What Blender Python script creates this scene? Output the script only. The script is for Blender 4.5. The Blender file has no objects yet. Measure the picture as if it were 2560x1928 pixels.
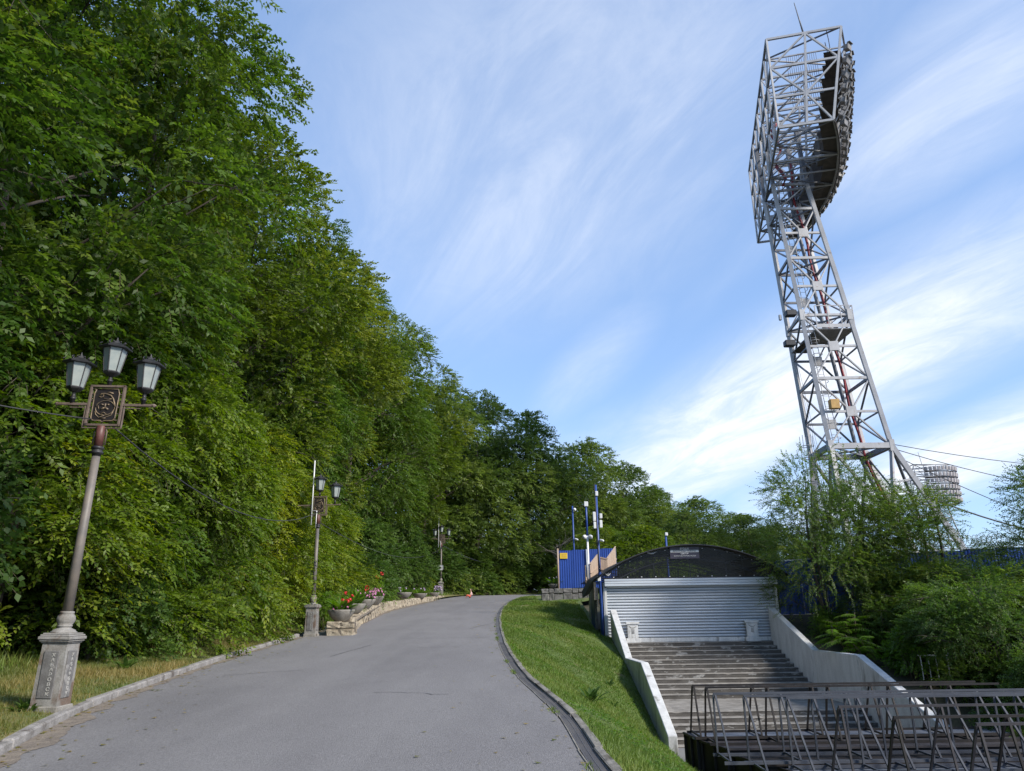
import bpy, bmesh, math, random
import numpy as np
from mathutils import Matrix, Vector

SC = bpy.context.scene
COL = SC.collection
R = math.radians
random.seed(7)

# ------------------------------------------------------------------ camera
cam_data = bpy.data.cameras.new('camera')
cam_data.sensor_width = 36.0
cam_data.lens = 36.0 * 1828 / 2560
cam_data.clip_start = 0.1
cam_data.clip_end = 3000
cam = bpy.data.objects.new('camera', cam_data)
COL.objects.link(cam)
cam.matrix_world = Matrix.Translation((0, 0, 1.6)) @ Matrix.Rotation(R(107), 4, 'X') @ Matrix.Rotation(R(-0.8), 4, 'Z')
SC.camera = cam

# ------------------------------------------------------------------ sky and sun
SUN_AZ, SUN_EL = R(124), R(35)          # azimuth from +Y towards +X
world = bpy.data.worlds.new('World')
SC.world = world
world.use_nodes = True


def build_world():
    nt = world.node_tree
    N, L = nt.nodes, nt.links
    N.clear()
    out = N.new('ShaderNodeOutputWorld')
    bg = N.new('ShaderNodeBackground')
    bg.inputs['Strength'].default_value = 0.125
    sky = N.new('ShaderNodeTexSky')
    sky.sky_type = 'NISHITA'
    sky.sun_disc = False
    sky.sun_elevation = SUN_EL
    sky.sun_rotation = SUN_AZ
    sky.altitude = 100
    sky.air_density = 1.0
    sky.dust_density = 0.2
    sky.ozone_density = 3.0
    tc = N.new('ShaderNodeTexCoord')
    sep = N.new('ShaderNodeSeparateXYZ')
    L.new(tc.outputs['Generated'], sep.inputs[0])

    def math_(op, a, b=None, c=None, clamp=False):
        m = N.new('ShaderNodeMath')
        m.operation = op
        m.use_clamp = clamp
        for i, v in enumerate((a, b, c)):
            if v is None:
                continue
            if isinstance(v, (int, float)):
                m.inputs[i].default_value = v
            else:
                L.new(v, m.inputs[i])
        return m.outputs[0]

    def ramp(v, lo, hi):
        m = N.new('ShaderNodeMapRange')
        m.interpolation_type = 'SMOOTHSTEP'
        L.new(v, m.inputs[0])
        m.inputs[1].default_value = lo
        m.inputs[2].default_value = hi
        return m.outputs[0]

    # cloud deck: the view direction carried on to a flat layer overhead
    den = math_('ADD', math_('MAXIMUM', sep.outputs[2], 0.0), 0.16)
    u = math_('DIVIDE', sep.outputs[0], den)
    v = math_('DIVIDE', sep.outputs[1], den)
    uv = N.new('ShaderNodeCombineXYZ')
    L.new(u, uv.inputs[0])
    L.new(v, uv.inputs[1])

    def plane(rot, su, sv, off):
        mp = N.new('ShaderNodeMapping')
        mp.vector_type = 'TEXTURE'
        mp.inputs['Rotation'].default_value = (0, 0, R(rot))
        mp.inputs['Scale'].default_value = (su, sv, 1)
        mp.inputs['Location'].default_value = off
        L.new(uv.outputs[0], mp.inputs[0])
        return mp.outputs[0]

    def noise(vec, scale, detail, rough, dist=0.0):
        n = N.new('ShaderNodeTexNoise')
        n.inputs['Scale'].default_value = scale
        n.inputs['Detail'].default_value = detail
        n.inputs['Roughness'].default_value = rough
        n.inputs['Distortion'].default_value = dist
        L.new(vec, n.inputs['Vector'])
        return n.outputs[0]

    def lobe(cx, cy, rot, a, b):
        """soft elongated patch of cloud on the deck"""
        mp = plane(rot, a, b, (cx, cy, 0))
        ln = N.new('ShaderNodeVectorMath')
        ln.operation = 'LENGTH'
        L.new(mp, ln.inputs[0])
        return math_('SUBTRACT', 1.0, ramp(ln.outputs['Value'], 0.15, 1.0))

    veil = noise(plane(CLOUD_ROT, 1.9, 0.9, CLOUD_OFF), 1.1, 4, 0.5, 0.4)
    wisp = noise(plane(CLOUD_ROT + 6, 1.5, 0.55, (3.1, 1.7, 0)), 2.6, 9, 0.66, 1.3)
    fine = noise(plane(CLOUD_ROT - 12, 1.3, 0.7, (7.3, 0.4, 0)), 6.0, 9, 0.65, 0.9)
    tex = math_('MULTIPLY', math_('MULTIPLY_ADD', ramp(wisp, 0.26, 0.74), 0.72, 0.18), math_('MULTIPLY_ADD', fine, 1.1, 0.45))
    field = math_('MULTIPLY', ramp(veil, 0.46, 0.78), 0.50)
    for (cx, cy, rot, a, b, w) in LOBES:
        field = math_('MAXIMUM', field, math_('MULTIPLY', lobe(cx, cy, rot, a, b), w))
    m = math_('MULTIPLY', field, tex)
    soft = math_('MULTIPLY', field, 0.34)
    m = math_('ADD', m, soft, clamp=True)
    tint = N.new('ShaderNodeMix')
    tint.data_type = 'RGBA'
    tint.blend_type = 'MULTIPLY'
    tint.inputs[0].default_value = 1.0
    gam = N.new('ShaderNodeGamma')
    gam.inputs[1].default_value = 0.5
    L.new(sky.outputs[0], gam.inputs[0])
    L.new(gam.outputs[0], tint.inputs[6])
    tint.inputs[7].default_value = SKY_TINT
    mix = N.new('ShaderNodeMix')
    mix.data_type = 'RGBA'
    L.new(m, mix.inputs[0])
    L.new(tint.outputs[2], mix.inputs[6])
    mix.inputs[7].default_value = CLOUD_COL
    L.new(mix.outputs[2], bg.inputs['Color'])
    L.new(bg.outputs[0], out.inputs[0])


SKY_TINT = (1.30, 1.63, 2.16, 1)
CLOUD_COL = (4.5, 4.75, 5.2, 1)
# broad cirrus patches: centre on the deck, heading, half-length, half-width, weight
LOBES = [(0.06, 1.12, 109, 1.0, 0.62, 0.34), (0.72, 0.98, 105, 0.5, 0.26, 0.42), (0.80, 2.40, 107, 1.9, 0.50, 1.0), (1.62, 2.7, 100, 1.5, 0.42, 1.0), (0.22, 2.0, 104, 0.6, 0.16, 0.22)]
CLOUD_ROT, CLOUD_OFF = 107, (0.0, 0.0, 0.0)
build_world()

sun_data = bpy.data.lights.new('sun', 'SUN')
sun_data.energy = 3.2
sun_data.angle = R(11.0)
sun_data.color = (1.0, 0.93, 0.82)
sun = bpy.data.objects.new('sun', sun_data)
COL.objects.link(sun)
sdir = Vector((math.sin(SUN_AZ) * math.cos(SUN_EL), math.cos(SUN_AZ) * math.cos(SUN_EL), math.sin(SUN_EL)))
sun.rotation_euler = sdir.to_track_quat('Z', 'Y').to_euler()
sun.location = sdir * 60

SC.view_settings.view_transform = 'Standard'
SC.view_settings.look = 'None'
SC.view_settings.exposure = 0.9
SC.view_settings.gamma = 1.0
SC.view_settings.use_curve_mapping = False
SC.render.engine = 'CYCLES'
SC.cycles.use_denoising = True
SC.cycles.max_bounces = 6
SC.cycles.diffuse_bounces = 3
SC.cycles.glossy_bounces = 3
SC.cycles.transmission_bounces = 4
SC.cycles.transparent_max_bounces = 8
SC.cycles.caustics_reflective = False
SC.cycles.caustics_refractive = False


# ------------------------------------------------------------------ materials
def pmat(name, c1, c2=None, scale=3.0, detail=5, rough=0.7, metal=0.0, bump=0.0, bscale=None, c3=None, s3=0.6, lo=0.35, hi=0.65,
         t3=(0.52, 0.66), spec=0.5, stretch=None, grain=0.0, gscale=120.0):
    """A principled surface whose colour wanders between c1 and c2 (and patches of c3) by noise in world space."""
    m = bpy.data.materials.new(name)
    m.use_nodes = True
    nt = m.node_tree
    N, L = nt.nodes, nt.links
    p = N['Principled BSDF']
    p.inputs['Roughness'].default_value = rough
    p.inputs['Metallic'].default_value = metal
    p.inputs['Specular IOR Level'].default_value = spec
    if c2 is None:
        p.inputs['Base Color'].default_value = (*c1, 1)
        if not bump:
            return m
    geo = N.new('ShaderNodeNewGeometry')
    vec = geo.outputs['Position']
    if stretch:
        mp = N.new('ShaderNodeMapping')
        mp.inputs['Scale'].default_value = stretch
        L.new(vec, mp.inputs[0])
        vec = mp.outputs[0]

    def nz(s, d=detail):
        n = N.new('ShaderNodeTexNoise')
        n.inputs['Scale'].default_value = s
        n.inputs['Detail'].default_value = d
        n.inputs['Roughness'].default_value = 0.6
        L.new(vec, n.inputs['Vector'])
        return n.outputs[0]

    def mp_(v, a, b):
        r = N.new('ShaderNodeMapRange')
        r.interpolation_type = 'SMOOTHSTEP'
        L.new(v, r.inputs[0])
        r.inputs[1].default_value = a
        r.inputs[2].default_value = b
        return r.outputs[0]

    if c2 is not None:
        x = N.new('ShaderNodeMix')
        x.data_type = 'RGBA'
        L.new(mp_(nz(scale), lo, hi), x.inputs[0])
        x.inputs[6].default_value = (*c1, 1)
        x.inputs[7].default_value = (*c2, 1)
        col = x.outputs[2]
        if c3 is not None:
            y = N.new('ShaderNodeMix')
            y.data_type = 'RGBA'
            L.new(mp_(nz(s3, 6), *t3), y.inputs[0])
            L.new(col, y.inputs[6])
            y.inputs[7].default_value = (*c3, 1)
            col = y.outputs[2]
        if grain:
            gn = nz(gscale, 2)
            ml = N.new('ShaderNodeMapRange')
            L.new(gn, ml.inputs[0])
            ml.inputs[1].default_value, ml.inputs[2].default_value = 0.3, 0.7
            ml.inputs[3].default_value, ml.inputs[4].default_value = 1 - grain, 1 + grain
            g2 = N.new('ShaderNodeMix')
            g2.data_type = 'RGBA'
            g2.blend_type = 'MULTIPLY'
            g2.inputs[0].default_value = 1.0
            L.new(col, g2.inputs[6])
            L.new(ml.outputs[0], g2.inputs[7])
            col = g2.outputs[2]
        L.new(col, p.inputs['Base Color'])
    if bump:
        b = N.new('ShaderNodeBump')
        b.inputs['Strength'].default_value = bump
        b.inputs['Distance'].default_value = 0.02
        L.new(nz(bscale or scale * 4), b.inputs['Height'])
        L.new(b.outputs[0], p.inputs['Normal'])
    return m


def leaf_mat(name, dark, mid, light, trans=0.44, vary=0.35):
    m = bpy.data.materials.new(name)
    m.use_nodes = True
    nt = m.node_tree
    N, L = nt.nodes, nt.links
    p = N['Principled BSDF']
    p.inputs['Roughness'].default_value = 0.5
    p.inputs['Specular IOR Level'].default_value = 0.35
    at = N.new('ShaderNodeAttribute')
    at.attribute_name = 'tint'
    oi = N.new('ShaderNodeObjectInfo')
    ad = N.new('ShaderNodeMath')
    ad.operation = 'MULTIPLY_ADD'
    L.new(oi.outputs['Random'], ad.inputs[0])
    ad.inputs[1].default_value = vary
    ad.inputs[2].default_value = -vary / 2
    sm = N.new('ShaderNodeMath')
    sm.operation = 'ADD'
    L.new(ad.outputs[0], sm.inputs[0])
    L.new(at.outputs['Fac'], sm.inputs[1])
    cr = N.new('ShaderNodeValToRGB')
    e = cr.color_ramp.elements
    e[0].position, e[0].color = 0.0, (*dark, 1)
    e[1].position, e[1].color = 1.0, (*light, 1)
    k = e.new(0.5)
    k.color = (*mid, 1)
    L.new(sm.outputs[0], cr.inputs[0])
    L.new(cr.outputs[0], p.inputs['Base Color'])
    tr = N.new('ShaderNodeBsdfTranslucent')
    hs = N.new('ShaderNodeHueSaturation')
    hs.inputs['Value'].default_value = 1.5
    hs.inputs['Saturation'].default_value = 1.1
    L.new(cr.outputs[0], hs.inputs['Color'])
    L.new(hs.outputs[0], tr.inputs['Color'])
    mx = N.new('ShaderNodeMixShader')
    mx.inputs[0].default_value = trans
    L.new(p.outputs[0], mx.inputs[1])
    L.new(tr.outputs[0], mx.inputs[2])
    L.new(mx.outputs[0], N['Material Output'].inputs[0])
    return m


M = {}
M['asphalt'] = pmat('asphalt', (0.160, 0.153, 0.157), (0.182, 0.175, 0.178), 0.55, 8, 0.9, 0, 0.4, 60, c3=(0.140, 0.134, 0.138), s3=0.30, t3=(0.47, 0.72), grain=0.20, gscale=40, stretch=(1.6, 0.5, 1))
M['dirt'] = pmat('dirt', (0.15, 0.125, 0.105), (0.21, 0.175, 0.14), 6, 6, 0.95, 0, 0.5, 30, grain=.3, gscale=60)
M['crack'] = pmat('tar_line', (0.075, 0.073, 0.078), (0.12, 0.115, 0.115), 8)
M['kerb'] = pmat('kerb_concrete', (0.265, 0.25, 0.24), (0.18, 0.168, 0.158), 5, 7, 0.9, 0, 0.4, 40, c3=(0.10, 0.085, 0.075), s3=2.6, t3=(.54,.64), grain=.25, gscale=50)
M['concrete'] = pmat('concrete', (0.25, 0.235, 0.21), (0.17, 0.155, 0.135), 4, 7, 0.9, 0, 0.4, 30, c3=(0.10, 0.085, 0.07), s3=1.9, grain=.2, gscale=50)
M['steps'] = pmat('weathered_shaded_concrete', (0.100, 0.092, 0.084), (0.066, 0.060, 0.054), 2.2, 8, 0.95, 0, 0.6, 25, c3=(0.28, 0.275, 0.265), s3=2.4, t3=(0.56, 0.66), stretch=(0.9, 1, 2.2), grain=.25, gscale=40)  # stained risers, darkened in colour to read as shaded against the treads
M['tread'] = pmat('worn_lit_tread', (0.255, 0.24, 0.22), (0.17, 0.158, 0.142), 2.5, 8, 0.95, 0, 0.5, 25, c3=(0.095, 0.088, 0.075), s3=1.8, t3=(0.56, 0.68), grain=.2, gscale=40)  # worn treads, painted paler than the risers to imitate light from above
M['whitewash'] = pmat('white_painted_concrete', (0.58, 0.58, 0.575), (0.48, 0.48, 0.475), 1.6, 7, 0.85, 0, 0.3, 25, c3=(0.24, 0.235, 0.22), s3=1.1, t3=(0.56, 0.70), grain=.12, gscale=30, stretch=(2.6, 2.6, .6))
M['stone'] = pmat('limestone', (0.40, 0.345, 0.26), (0.25, 0.205, 0.15), 3.2, 8, 0.9, 0, 1.0, 10, c3=(0.095, 0.078, 0.06), s3=3.4, t3=(0.54, 0.62), grain=.25, gscale=40)
M['greystone'] = pmat('grey_block', (0.16, 0.155, 0.15), (0.095, 0.09, 0.088), 5, 8, 0.9, 0, 1.0, 10, c3=(.22,.215,.2), s3=3.0, t3=(.56,.66))
M['grass_soil'] = pmat('turf', (0.060, 0.098, 0.018), (0.092, 0.130, 0.026), 1.6, 7, 0.95, 0, 0.6, 40, c3=(0.16, 0.135, 0.06), s3=1.3, t3=(0.54, 0.66), grain=.3, gscale=45)
M['dry_soil'] = pmat('dry_turf', (0.20, 0.155, 0.06), (0.125, 0.135, 0.04), 1.4, 7, 0.95, 0, 0.6, 40, c3=(0.080, 0.120, 0.025), s3=0.8, t3=(.46,.62), grain=.3, gscale=45)
M['forest_soil'] = pmat('leaf_litter', (0.035, 0.035, 0.018), (0.06, 0.055, 0.03), 2, 6, 0.95, 0, 0.5, 12)
M['plaza'] = pmat('plaza_asphalt', (0.13, 0.13, 0.135), (0.17, 0.17, 0.17), 0.8, 6, 0.9, 0, 0.2, 40)
M['blue'] = pmat('blue_sheet', (0.015, 0.052, 0.26), (0.020, 0.064, 0.30), 1.2, 5, 0.45, 0.0, c3=(0.030, 0.070, 0.22), s3=0.8)
M['bluepaint'] = pmat('blue_paint', (0.018, 0.052, 0.23), (0.026, 0.068, 0.26), 4, 4, 0.45)
M['zinc'] = pmat('galvanised_steel', (0.55, 0.58, 0.62), (0.46, 0.49, 0.53), 1.2, 5, 0.42, 0.25, stretch=(0.3, 1, 3))
M['darkzinc'] = pmat('shutter_joint', (0.10, 0.105, 0.115), None, rough=0.6, metal=0.4)
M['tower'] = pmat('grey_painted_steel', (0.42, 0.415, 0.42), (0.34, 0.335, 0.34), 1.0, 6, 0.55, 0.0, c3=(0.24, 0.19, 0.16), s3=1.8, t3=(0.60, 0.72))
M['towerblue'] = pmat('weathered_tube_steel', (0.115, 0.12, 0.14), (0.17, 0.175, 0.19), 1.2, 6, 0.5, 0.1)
M['deck'] = pmat('dark_steel_grating', (0.055, 0.048, 0.045), (0.09, 0.075, 0.065), 2, 6, 0.8)
M['deckgrey'] = pmat('grey_deck_plate', (0.26, 0.25, 0.245), (0.19, 0.185, 0.18), 3, 6, 0.7)
M['redpipe'] = pmat('red_pipe_paint', (0.27, 0.022, 0.025), (0.15, 0.02, 0.028), 1.2, 5, 0.5)
M['lamphouse'] = pmat('lamp_housing', (0.24, 0.225, 0.215), (0.15, 0.14, 0.13), 2, 5, 0.5, 0.1)
M['lampglass'] = pmat('far_lamp_front', (0.42, 0.39, 0.385), (0.33, 0.30, 0.295), 1.0, 4, 0.4)
M['ochre'] = pmat('yellow_metal_box', (0.50, 0.31, 0.10), (0.40, 0.24, 0.08), 3)
M['blacksteel'] = pmat('black_steel', (0.013, 0.012, 0.013), (0.026, 0.022, 0.021), 3, 6, 0.6, 0.0, spec=.25)
M['greysteel'] = pmat('grey_primed_steel', (0.048, 0.053, 0.068), (0.066, 0.072, 0.088), 2, 6, 0.6, 0.0, spec=.25)
M['gratesteel'] = pmat('drain_steel', (0.085, 0.085, 0.095), (0.12, 0.115, 0.115), 2, 6, 0.6, 0.1, spec=.3)
M['brownsteel'] = pmat('brown_primed_steel', (0.034, 0.032, 0.037), (0.050, 0.045, 0.048), 3, 6, 0.6, 0.0, spec=.25)
M['deckblue'] = pmat('blue_grey_deck', (0.13, 0.145, 0.18), (0.095, 0.105, 0.13), 1.5, 6, 0.5, 0.1)
M['wood'] = pmat('bare_boards', (0.42, 0.32, 0.245), (0.31, 0.23, 0.17), 3, 6, 0.85, 0, 0.2, 30, stretch=(4, 4, 0.5))
M['bark'] = pmat('bark', (0.045, 0.036, 0.030), (0.080, 0.065, 0.052), 3, 7, 0.95, 0, 0.8, 14, stretch=(1, 1, 0.35))
M['palebark'] = pmat('grey_bark', (0.20, 0.17, 0.14), (0.13, 0.11, 0.09), 3, 7, 0.95, 0, 0.6, 14, stretch=(1, 1, 0.35))
M['twig'] = pmat('twig', (0.10, 0.085, 0.05), None, rough=0.9)
M['ironblack'] = pmat('black_iron', (0.016, 0.016, 0.019), (0.035, 0.033, 0.034), 9, 5, 0.5, 0.2)
M['plaque'] = pmat('dark_plaque', (0.014, 0.010, 0.010), None, rough=0.55)
M['bronze'] = pmat('aged_bronze', (0.23, 0.17, 0.10), (0.13, 0.10, 0.075), 14, 5, 0.55, 0.35)
M['rust'] = pmat('rusty_frame', (0.11, 0.078, 0.062), (0.16, 0.12, 0.095), 10, 6, 0.75, 0.1)
M['maroon'] = pmat('maroon_sleeve', (0.085, 0.030, 0.025), (0.12, 0.048, 0.04), 10, 5, 0.5)
M['polegrey'] = pmat('grey_pole_paint', (0.165, 0.14, 0.118), (0.12, 0.108, 0.098), 6, 6, 0.55, c3=(0.08, 0.077, 0.08), s3=1.6)
M['pedestal'] = pmat('pedestal_concrete', (0.25, 0.24, 0.225), (0.18, 0.168, 0.152), 5, 7, 0.85, 0, 0.3, 30, c3=(0.125, 0.088, 0.066), s3=2.2, t3=(0.50, 0.60), grain=.15, gscale=50)
M['pedpanel'] = pmat('pedestal_panel', (0.15, 0.145, 0.142), (0.105, 0.10, 0.098), 7, 7, 0.85, 0, 0.3, 30, c3=(0.23, 0.22, 0.21), s3=5.0, t3=(0.55, 0.62))
M['lettering'] = pmat('letter_concrete', (0.33, 0.32, 0.30), None, rough=0.85)
M['lantern'] = pmat('frosted_glass', (0.25, 0.285, 0.275), (0.31, 0.335, 0.31), 6, 4, 0.3)
M['white'] = pmat('white_plastic', (0.70, 0.70, 0.70), (0.60, 0.60, 0.60), 5, 4, 0.5)
M['greyplastic'] = pmat('grey_plastic', (0.42, 0.42, 0.43), (0.34, 0.34, 0.35), 5, 4, 0.5)
M['cable'] = pmat('cable_rubber', (0.03, 0.03, 0.033), None, rough=0.6)
M['yellow'] = pmat('yellow_sign', (0.72, 0.50, 0.02), (0.66, 0.44, 0.02), 6, 4, 0.5)
M['signdark'] = pmat('dark_banner', (0.020, 0.015, 0.028), (0.045, 0.036, 0.055), 3, 4, 0.4)
M['signwhite'] = pmat('banner_white', (0.62, 0.61, 0.60), None, rough=0.5)
M['void'] = pmat('black_film', (0.012, 0.012, 0.013), (0.022, 0.022, 0.024), 3, 4, 0.55)
M['flower_red'] = pmat('red_petals', (0.60, 0.035, 0.025), (0.48, 0.02, 0.03), 20, 3, 0.6)
M['flower_pink'] = pmat('pink_petals', (0.62, 0.20, 0.38), (0.50, 0.22, 0.45), 20, 3, 0.6)
M['flower_lilac'] = pmat('lilac_petals', (0.40, 0.30, 0.48), (0.52, 0.42, 0.55), 20, 3, 0.6)
M['skin'] = pmat('skin', (0.55, 0.33, 0.24), None, rough=0.55)
M['hair'] = pmat('dark_hair', (0.03, 0.018, 0.012), None, rough=0.6)
M['shirt'] = pmat('pink_cloth', (0.62, 0.40, 0.42), (0.56, 0.35, 0.38), 20, 3, 0.9)
M['trousers'] = pmat('orange_red_cloth', (0.72, 0.15, 0.09), (0.62, 0.11, 0.08), 20, 3, 0.9)

M['leaf_tall'] = leaf_mat('leaf_tall', (0.036, 0.078, 0.012), (0.082, 0.146, 0.020), (0.158, 0.215, 0.034), vary=.5)
M['leaf_poplar'] = leaf_mat('leaf_poplar', (0.046, 0.080, 0.011), (0.100, 0.150, 0.018), (0.185, 0.220, 0.030), vary=.45)
M['leaf_dark'] = leaf_mat('leaf_dark', (0.048, 0.084, 0.018), (0.096, 0.148, 0.028), (0.170, 0.220, 0.042), vary=.6)
M['leaf_yellow'] = leaf_mat('leaf_yellow', (0.064, 0.118, 0.013), (0.130, 0.195, 0.020), (0.260, 0.290, 0.028), vary=.5)
M['leaf_shrub'] = leaf_mat('leaf_shrub', (0.034, 0.070, 0.014), (0.066, 0.122, 0.024), (0.115, 0.178, 0.034), vary=.4)
M['leaf_elm'] = leaf_mat('leaf_elm', (0.048, 0.095, 0.020), (0.100, 0.170, 0.030), (0.210, 0.255, 0.042))
M['leaf_bright'] = leaf_mat('leaf_bright', (0.065, 0.135, 0.014), (0.105, 0.200, 0.020), (0.170, 0.270, 0.035))
M['blade'] = leaf_mat('grass_blade', (0.062, 0.110, 0.018), (0.110, 0.170, 0.026), (0.200, 0.225, 0.050), 0.25)
M['dryblade'] = leaf_mat('dry_grass_blade', (0.075, 0.115, 0.022), (0.155, 0.165, 0.040), (0.32, 0.245, 0.095))

# translucent dark film of the canopy gable
_m = bpy.data.materials.new('smoked_film')
_m.use_nodes = True
_n = _m.node_tree.nodes
_p = _n['Principled BSDF']
_p.inputs['Base Color'].default_value = (0.02, 0.02, 0.022, 1)
_p.inputs['Roughness'].default_value = 0.16
_t = _n.new('ShaderNodeBsdfTransparent')
_t.inputs[0].default_value = (0.50, 0.50, 0.53, 1)
_x = _n.new('ShaderNodeMixShader')
_x.inputs[0].default_value = 0.70
_m.node_tree.links.new(_p.outputs[0], _x.inputs[1])
_m.node_tree.links.new(_t.outputs[0], _x.inputs[2])
_m.node_tree.links.new(_x.outputs[0], _n['Material Output'].inputs[0])
M['film'] = _m
_m2 = _m.copy()
_m2.name = 'smoked_roof_sheet'
for _q in _m2.node_tree.nodes:
    if _q.type == 'MIX_SHADER':
        _q.inputs[0].default_value = 0.30
    if _q.type == 'BSDF_PRINCIPLED':
        _q.inputs['Roughness'].default_value = 0.45
M['roofsheet'] = _m2

# ------------------------------------------------------------------ helpers
LOC = {}            # root-local matrix of every part, for sub-part parenting
UNIT = {}


def tag(o, label=None, cat=None, group=None, kind=None):
    if label:
        o['label'] = label
    if cat:
        o['category'] = cat
    if group:
        o['group'] = group
    if kind:
        o['kind'] = kind
    return o


def link(name, mesh, parent=None, mat=None):
    o = bpy.data.objects.new(name, mesh)
    COL.objects.link(o)
    mat = mat or Matrix.Identity(4)
    LOC[o.name] = Matrix.Identity(4) if parent is None else mat
    if parent is not None:
        o.parent = parent
        if parent.parent is not None:
            o.matrix_parent_inverse = LOC[parent.name].inverted()
    o.matrix_basis = mat
    return o


def thing(name, label, cat, loc=(0, 0, 0), rz=0.0, group=None, tilt=None):
    o = bpy.data.objects.new(name, None)
    o.empty_display_size = 0.2
    COL.objects.link(o)
    m = Matrix.Translation(loc) @ Matrix.Rotation(rz, 4, 'Z')
    if tilt:
        m = m @ Matrix.Rotation(tilt[0], 4, 'X') @ Matrix.Rotation(tilt[1], 4, 'Y')
    o.matrix_basis = m
    LOC[o.name] = Matrix.Identity(4)
    return tag(o, label, cat, group)


def structure(o):
    o['kind'] = 'structure'
    return o


CH = {}


def copy_thing(o):
    CH.clear()
    for k in bpy.data.objects:
        if k.parent is not None:
            CH.setdefault(k.parent.name, []).append(k)

    def rec(s, par):
        c = s.copy()
        COL.objects.link(c)
        LOC[c.name] = LOC.get(s.name, Matrix.Identity(4))
        if par is not None:
            c.parent = par
        for k in list(CH.get(s.name, [])):
            rec(k, c)
        return c
    return rec(o, None)


class MB:
    """Collects shapes into one mesh."""

    def __init__(self):
        self.v, self.f, self.s = [], [], []

    def add(self, vs, fs, smooth=False):
        n = len(self.v)
        self.v += [tuple(p) for p in vs]
        self.f += [tuple(i + n for i in f) for f in fs]
        self.s += [smooth] * len(fs)
        return self

    def box(self, c, d, rz=0.0, mat=None):
        x, y, z = d[0] / 2, d[1] / 2, d[2] / 2
        vs = [Vector((sx * x, sy * y, sz * z)) for sz in (-1, 1) for sy in (-1, 1) for sx in (-1, 1)]
        T = mat or (Matrix.Translation(c) @ Matrix.Rotation(rz, 4, 'Z'))
        vs = [T @ p for p in vs]
        return self.add(vs, [(0, 2, 3, 1), (4, 5, 7, 6), (0, 1, 5, 4), (2, 6, 7, 3), (1, 3, 7, 5), (0, 4, 6, 2)])

    def bbox(self, c, d, b=0.01, rz=0.0, mat=None):
        """box with chamfered edges"""
        bm = bmesh.new()
        bmesh.ops.create_cube(bm, size=1.0)
        bmesh.ops.scale(bm, vec=d, verts=bm.verts)
        bmesh.ops.bevel(bm, geom=bm.edges[:], offset=b, segments=1, affect='EDGES', profile=0.5)
        T = mat or (Matrix.Translation(c) @ Matrix.Rotation(rz, 4, 'Z'))
        bm.verts.index_update()
        self.add([T @ v.co for v in bm.verts], [[v.index for v in f.verts] for f in bm.faces])
        bm.free()
        return self

    def tube(self, pts, r, n=6, cap=True, smooth=True):
        """swept tube; r is a number or one radius per point"""
        pts = [Vector(p) for p in pts]
        rs = r if isinstance(r, (list, tuple)) else [r] * len(pts)
        vs, fs = [], []
        up = Vector((0, 0, 1))
        for i, p in enumerate(pts):
            t = (pts[min(i + 1, len(pts) - 1)] - pts[max(i - 1, 0)]).normalized()
            a = up if abs(t.dot(up)) < 0.95 else Vector((1, 0, 0))
            x = t.cross(a).normalized()
            y = t.cross(x)
            for k in range(n):
                g = 2 * math.pi * k / n
                vs.append(p + (x * math.cos(g) + y * math.sin(g)) * rs[i])
        for i in range(len(pts) - 1):
            for k in range(n):
                fs.append((i * n + k, i * n + (k + 1) % n, (i + 1) * n + (k + 1) % n, (i + 1) * n + k))
        if cap:
            fs.append(tuple(range(n))[::-1])
            fs.append(tuple((len(pts) - 1) * n + k for k in range(n)))
        return self.add(vs, fs, smooth)

    def lathe(self, prof, n=16, c=(0, 0, 0), smooth=True, rot0=0.0):
        vs, fs = [], []
        for r, z in prof:
            for k in range(n):
                g = 2 * math.pi * k / n + rot0
                vs.append((c[0] + r * math.cos(g), c[1] + r * math.sin(g), c[2] + z))
        for i in range(len(prof) - 1):
            for k in range(n):
                fs.append((i * n + k, i * n + (k + 1) % n, (i + 1) * n + (k + 1) % n, (i + 1) * n + k))
        fs.append(tuple(range(n))[::-1])
        fs.append(tuple((len(prof) - 1) * n + k for k in range(n)))
        return self.add(vs, fs, smooth)

    def prism(self, poly, axis, a, b):
        """extrude a polygon given in the two other axes from a to b along axis 0/1/2"""
        def P(q, t):
            l = list(q)
            l.insert(axis, t)
            return l
        n = len(poly)
        vs = [P(q, a) for q in poly] + [P(q, b) for q in poly]
        fs = [tuple(range(n))[::-1], tuple(range(n, 2 * n))] + [(i, (i + 1) % n, n + (i + 1) % n, n + i) for i in range(n)]
        return self.add(vs, fs)

    def mesh(self, name, mat):
        me = bpy.data.meshes.new(name)
        me.from_pydata(self.v, [], self.f)
        me.polygons.foreach_set('use_smooth', self.s)
        bm = bmesh.new()
        bm.from_mesh(me)
        bmesh.ops.recalc_face_normals(bm, faces=bm.faces)
        bm.to_mesh(me)
        bm.free()
        me.materials.append(M[mat])
        return me

    def build(self, name, mat, parent=None, at=None):
        return link(name, self.mesh(name, mat), parent, at)


def unit_box(mat):
    k = ('box', mat)
    if k not in UNIT:
        UNIT[k] = MB().box((0, 0, 0), (1, 1, 1)).mesh('unit_bar_' + mat, mat)
    return UNIT[k]


def unit_tube(mat, n=8):
    k = ('tube', mat, n)
    if k not in UNIT:
        UNIT[k] = MB().lathe([(1, -0.5), (1, 0.5)], n).mesh('unit_rod_' + mat, mat)
    return UNIT[k]


def along(p0, p1, w, h, twist=0.0):
    p0, p1 = Vector(p0), Vector(p1)
    d = p1 - p0
    q = d.to_track_quat('Z', 'Y').to_matrix().to_4x4()
    return Matrix.Translation((p0 + p1) / 2) @ q @ Matrix.Rotation(twist, 4, 'Z') @ Matrix.Diagonal((w, h, d.length, 1))


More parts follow.
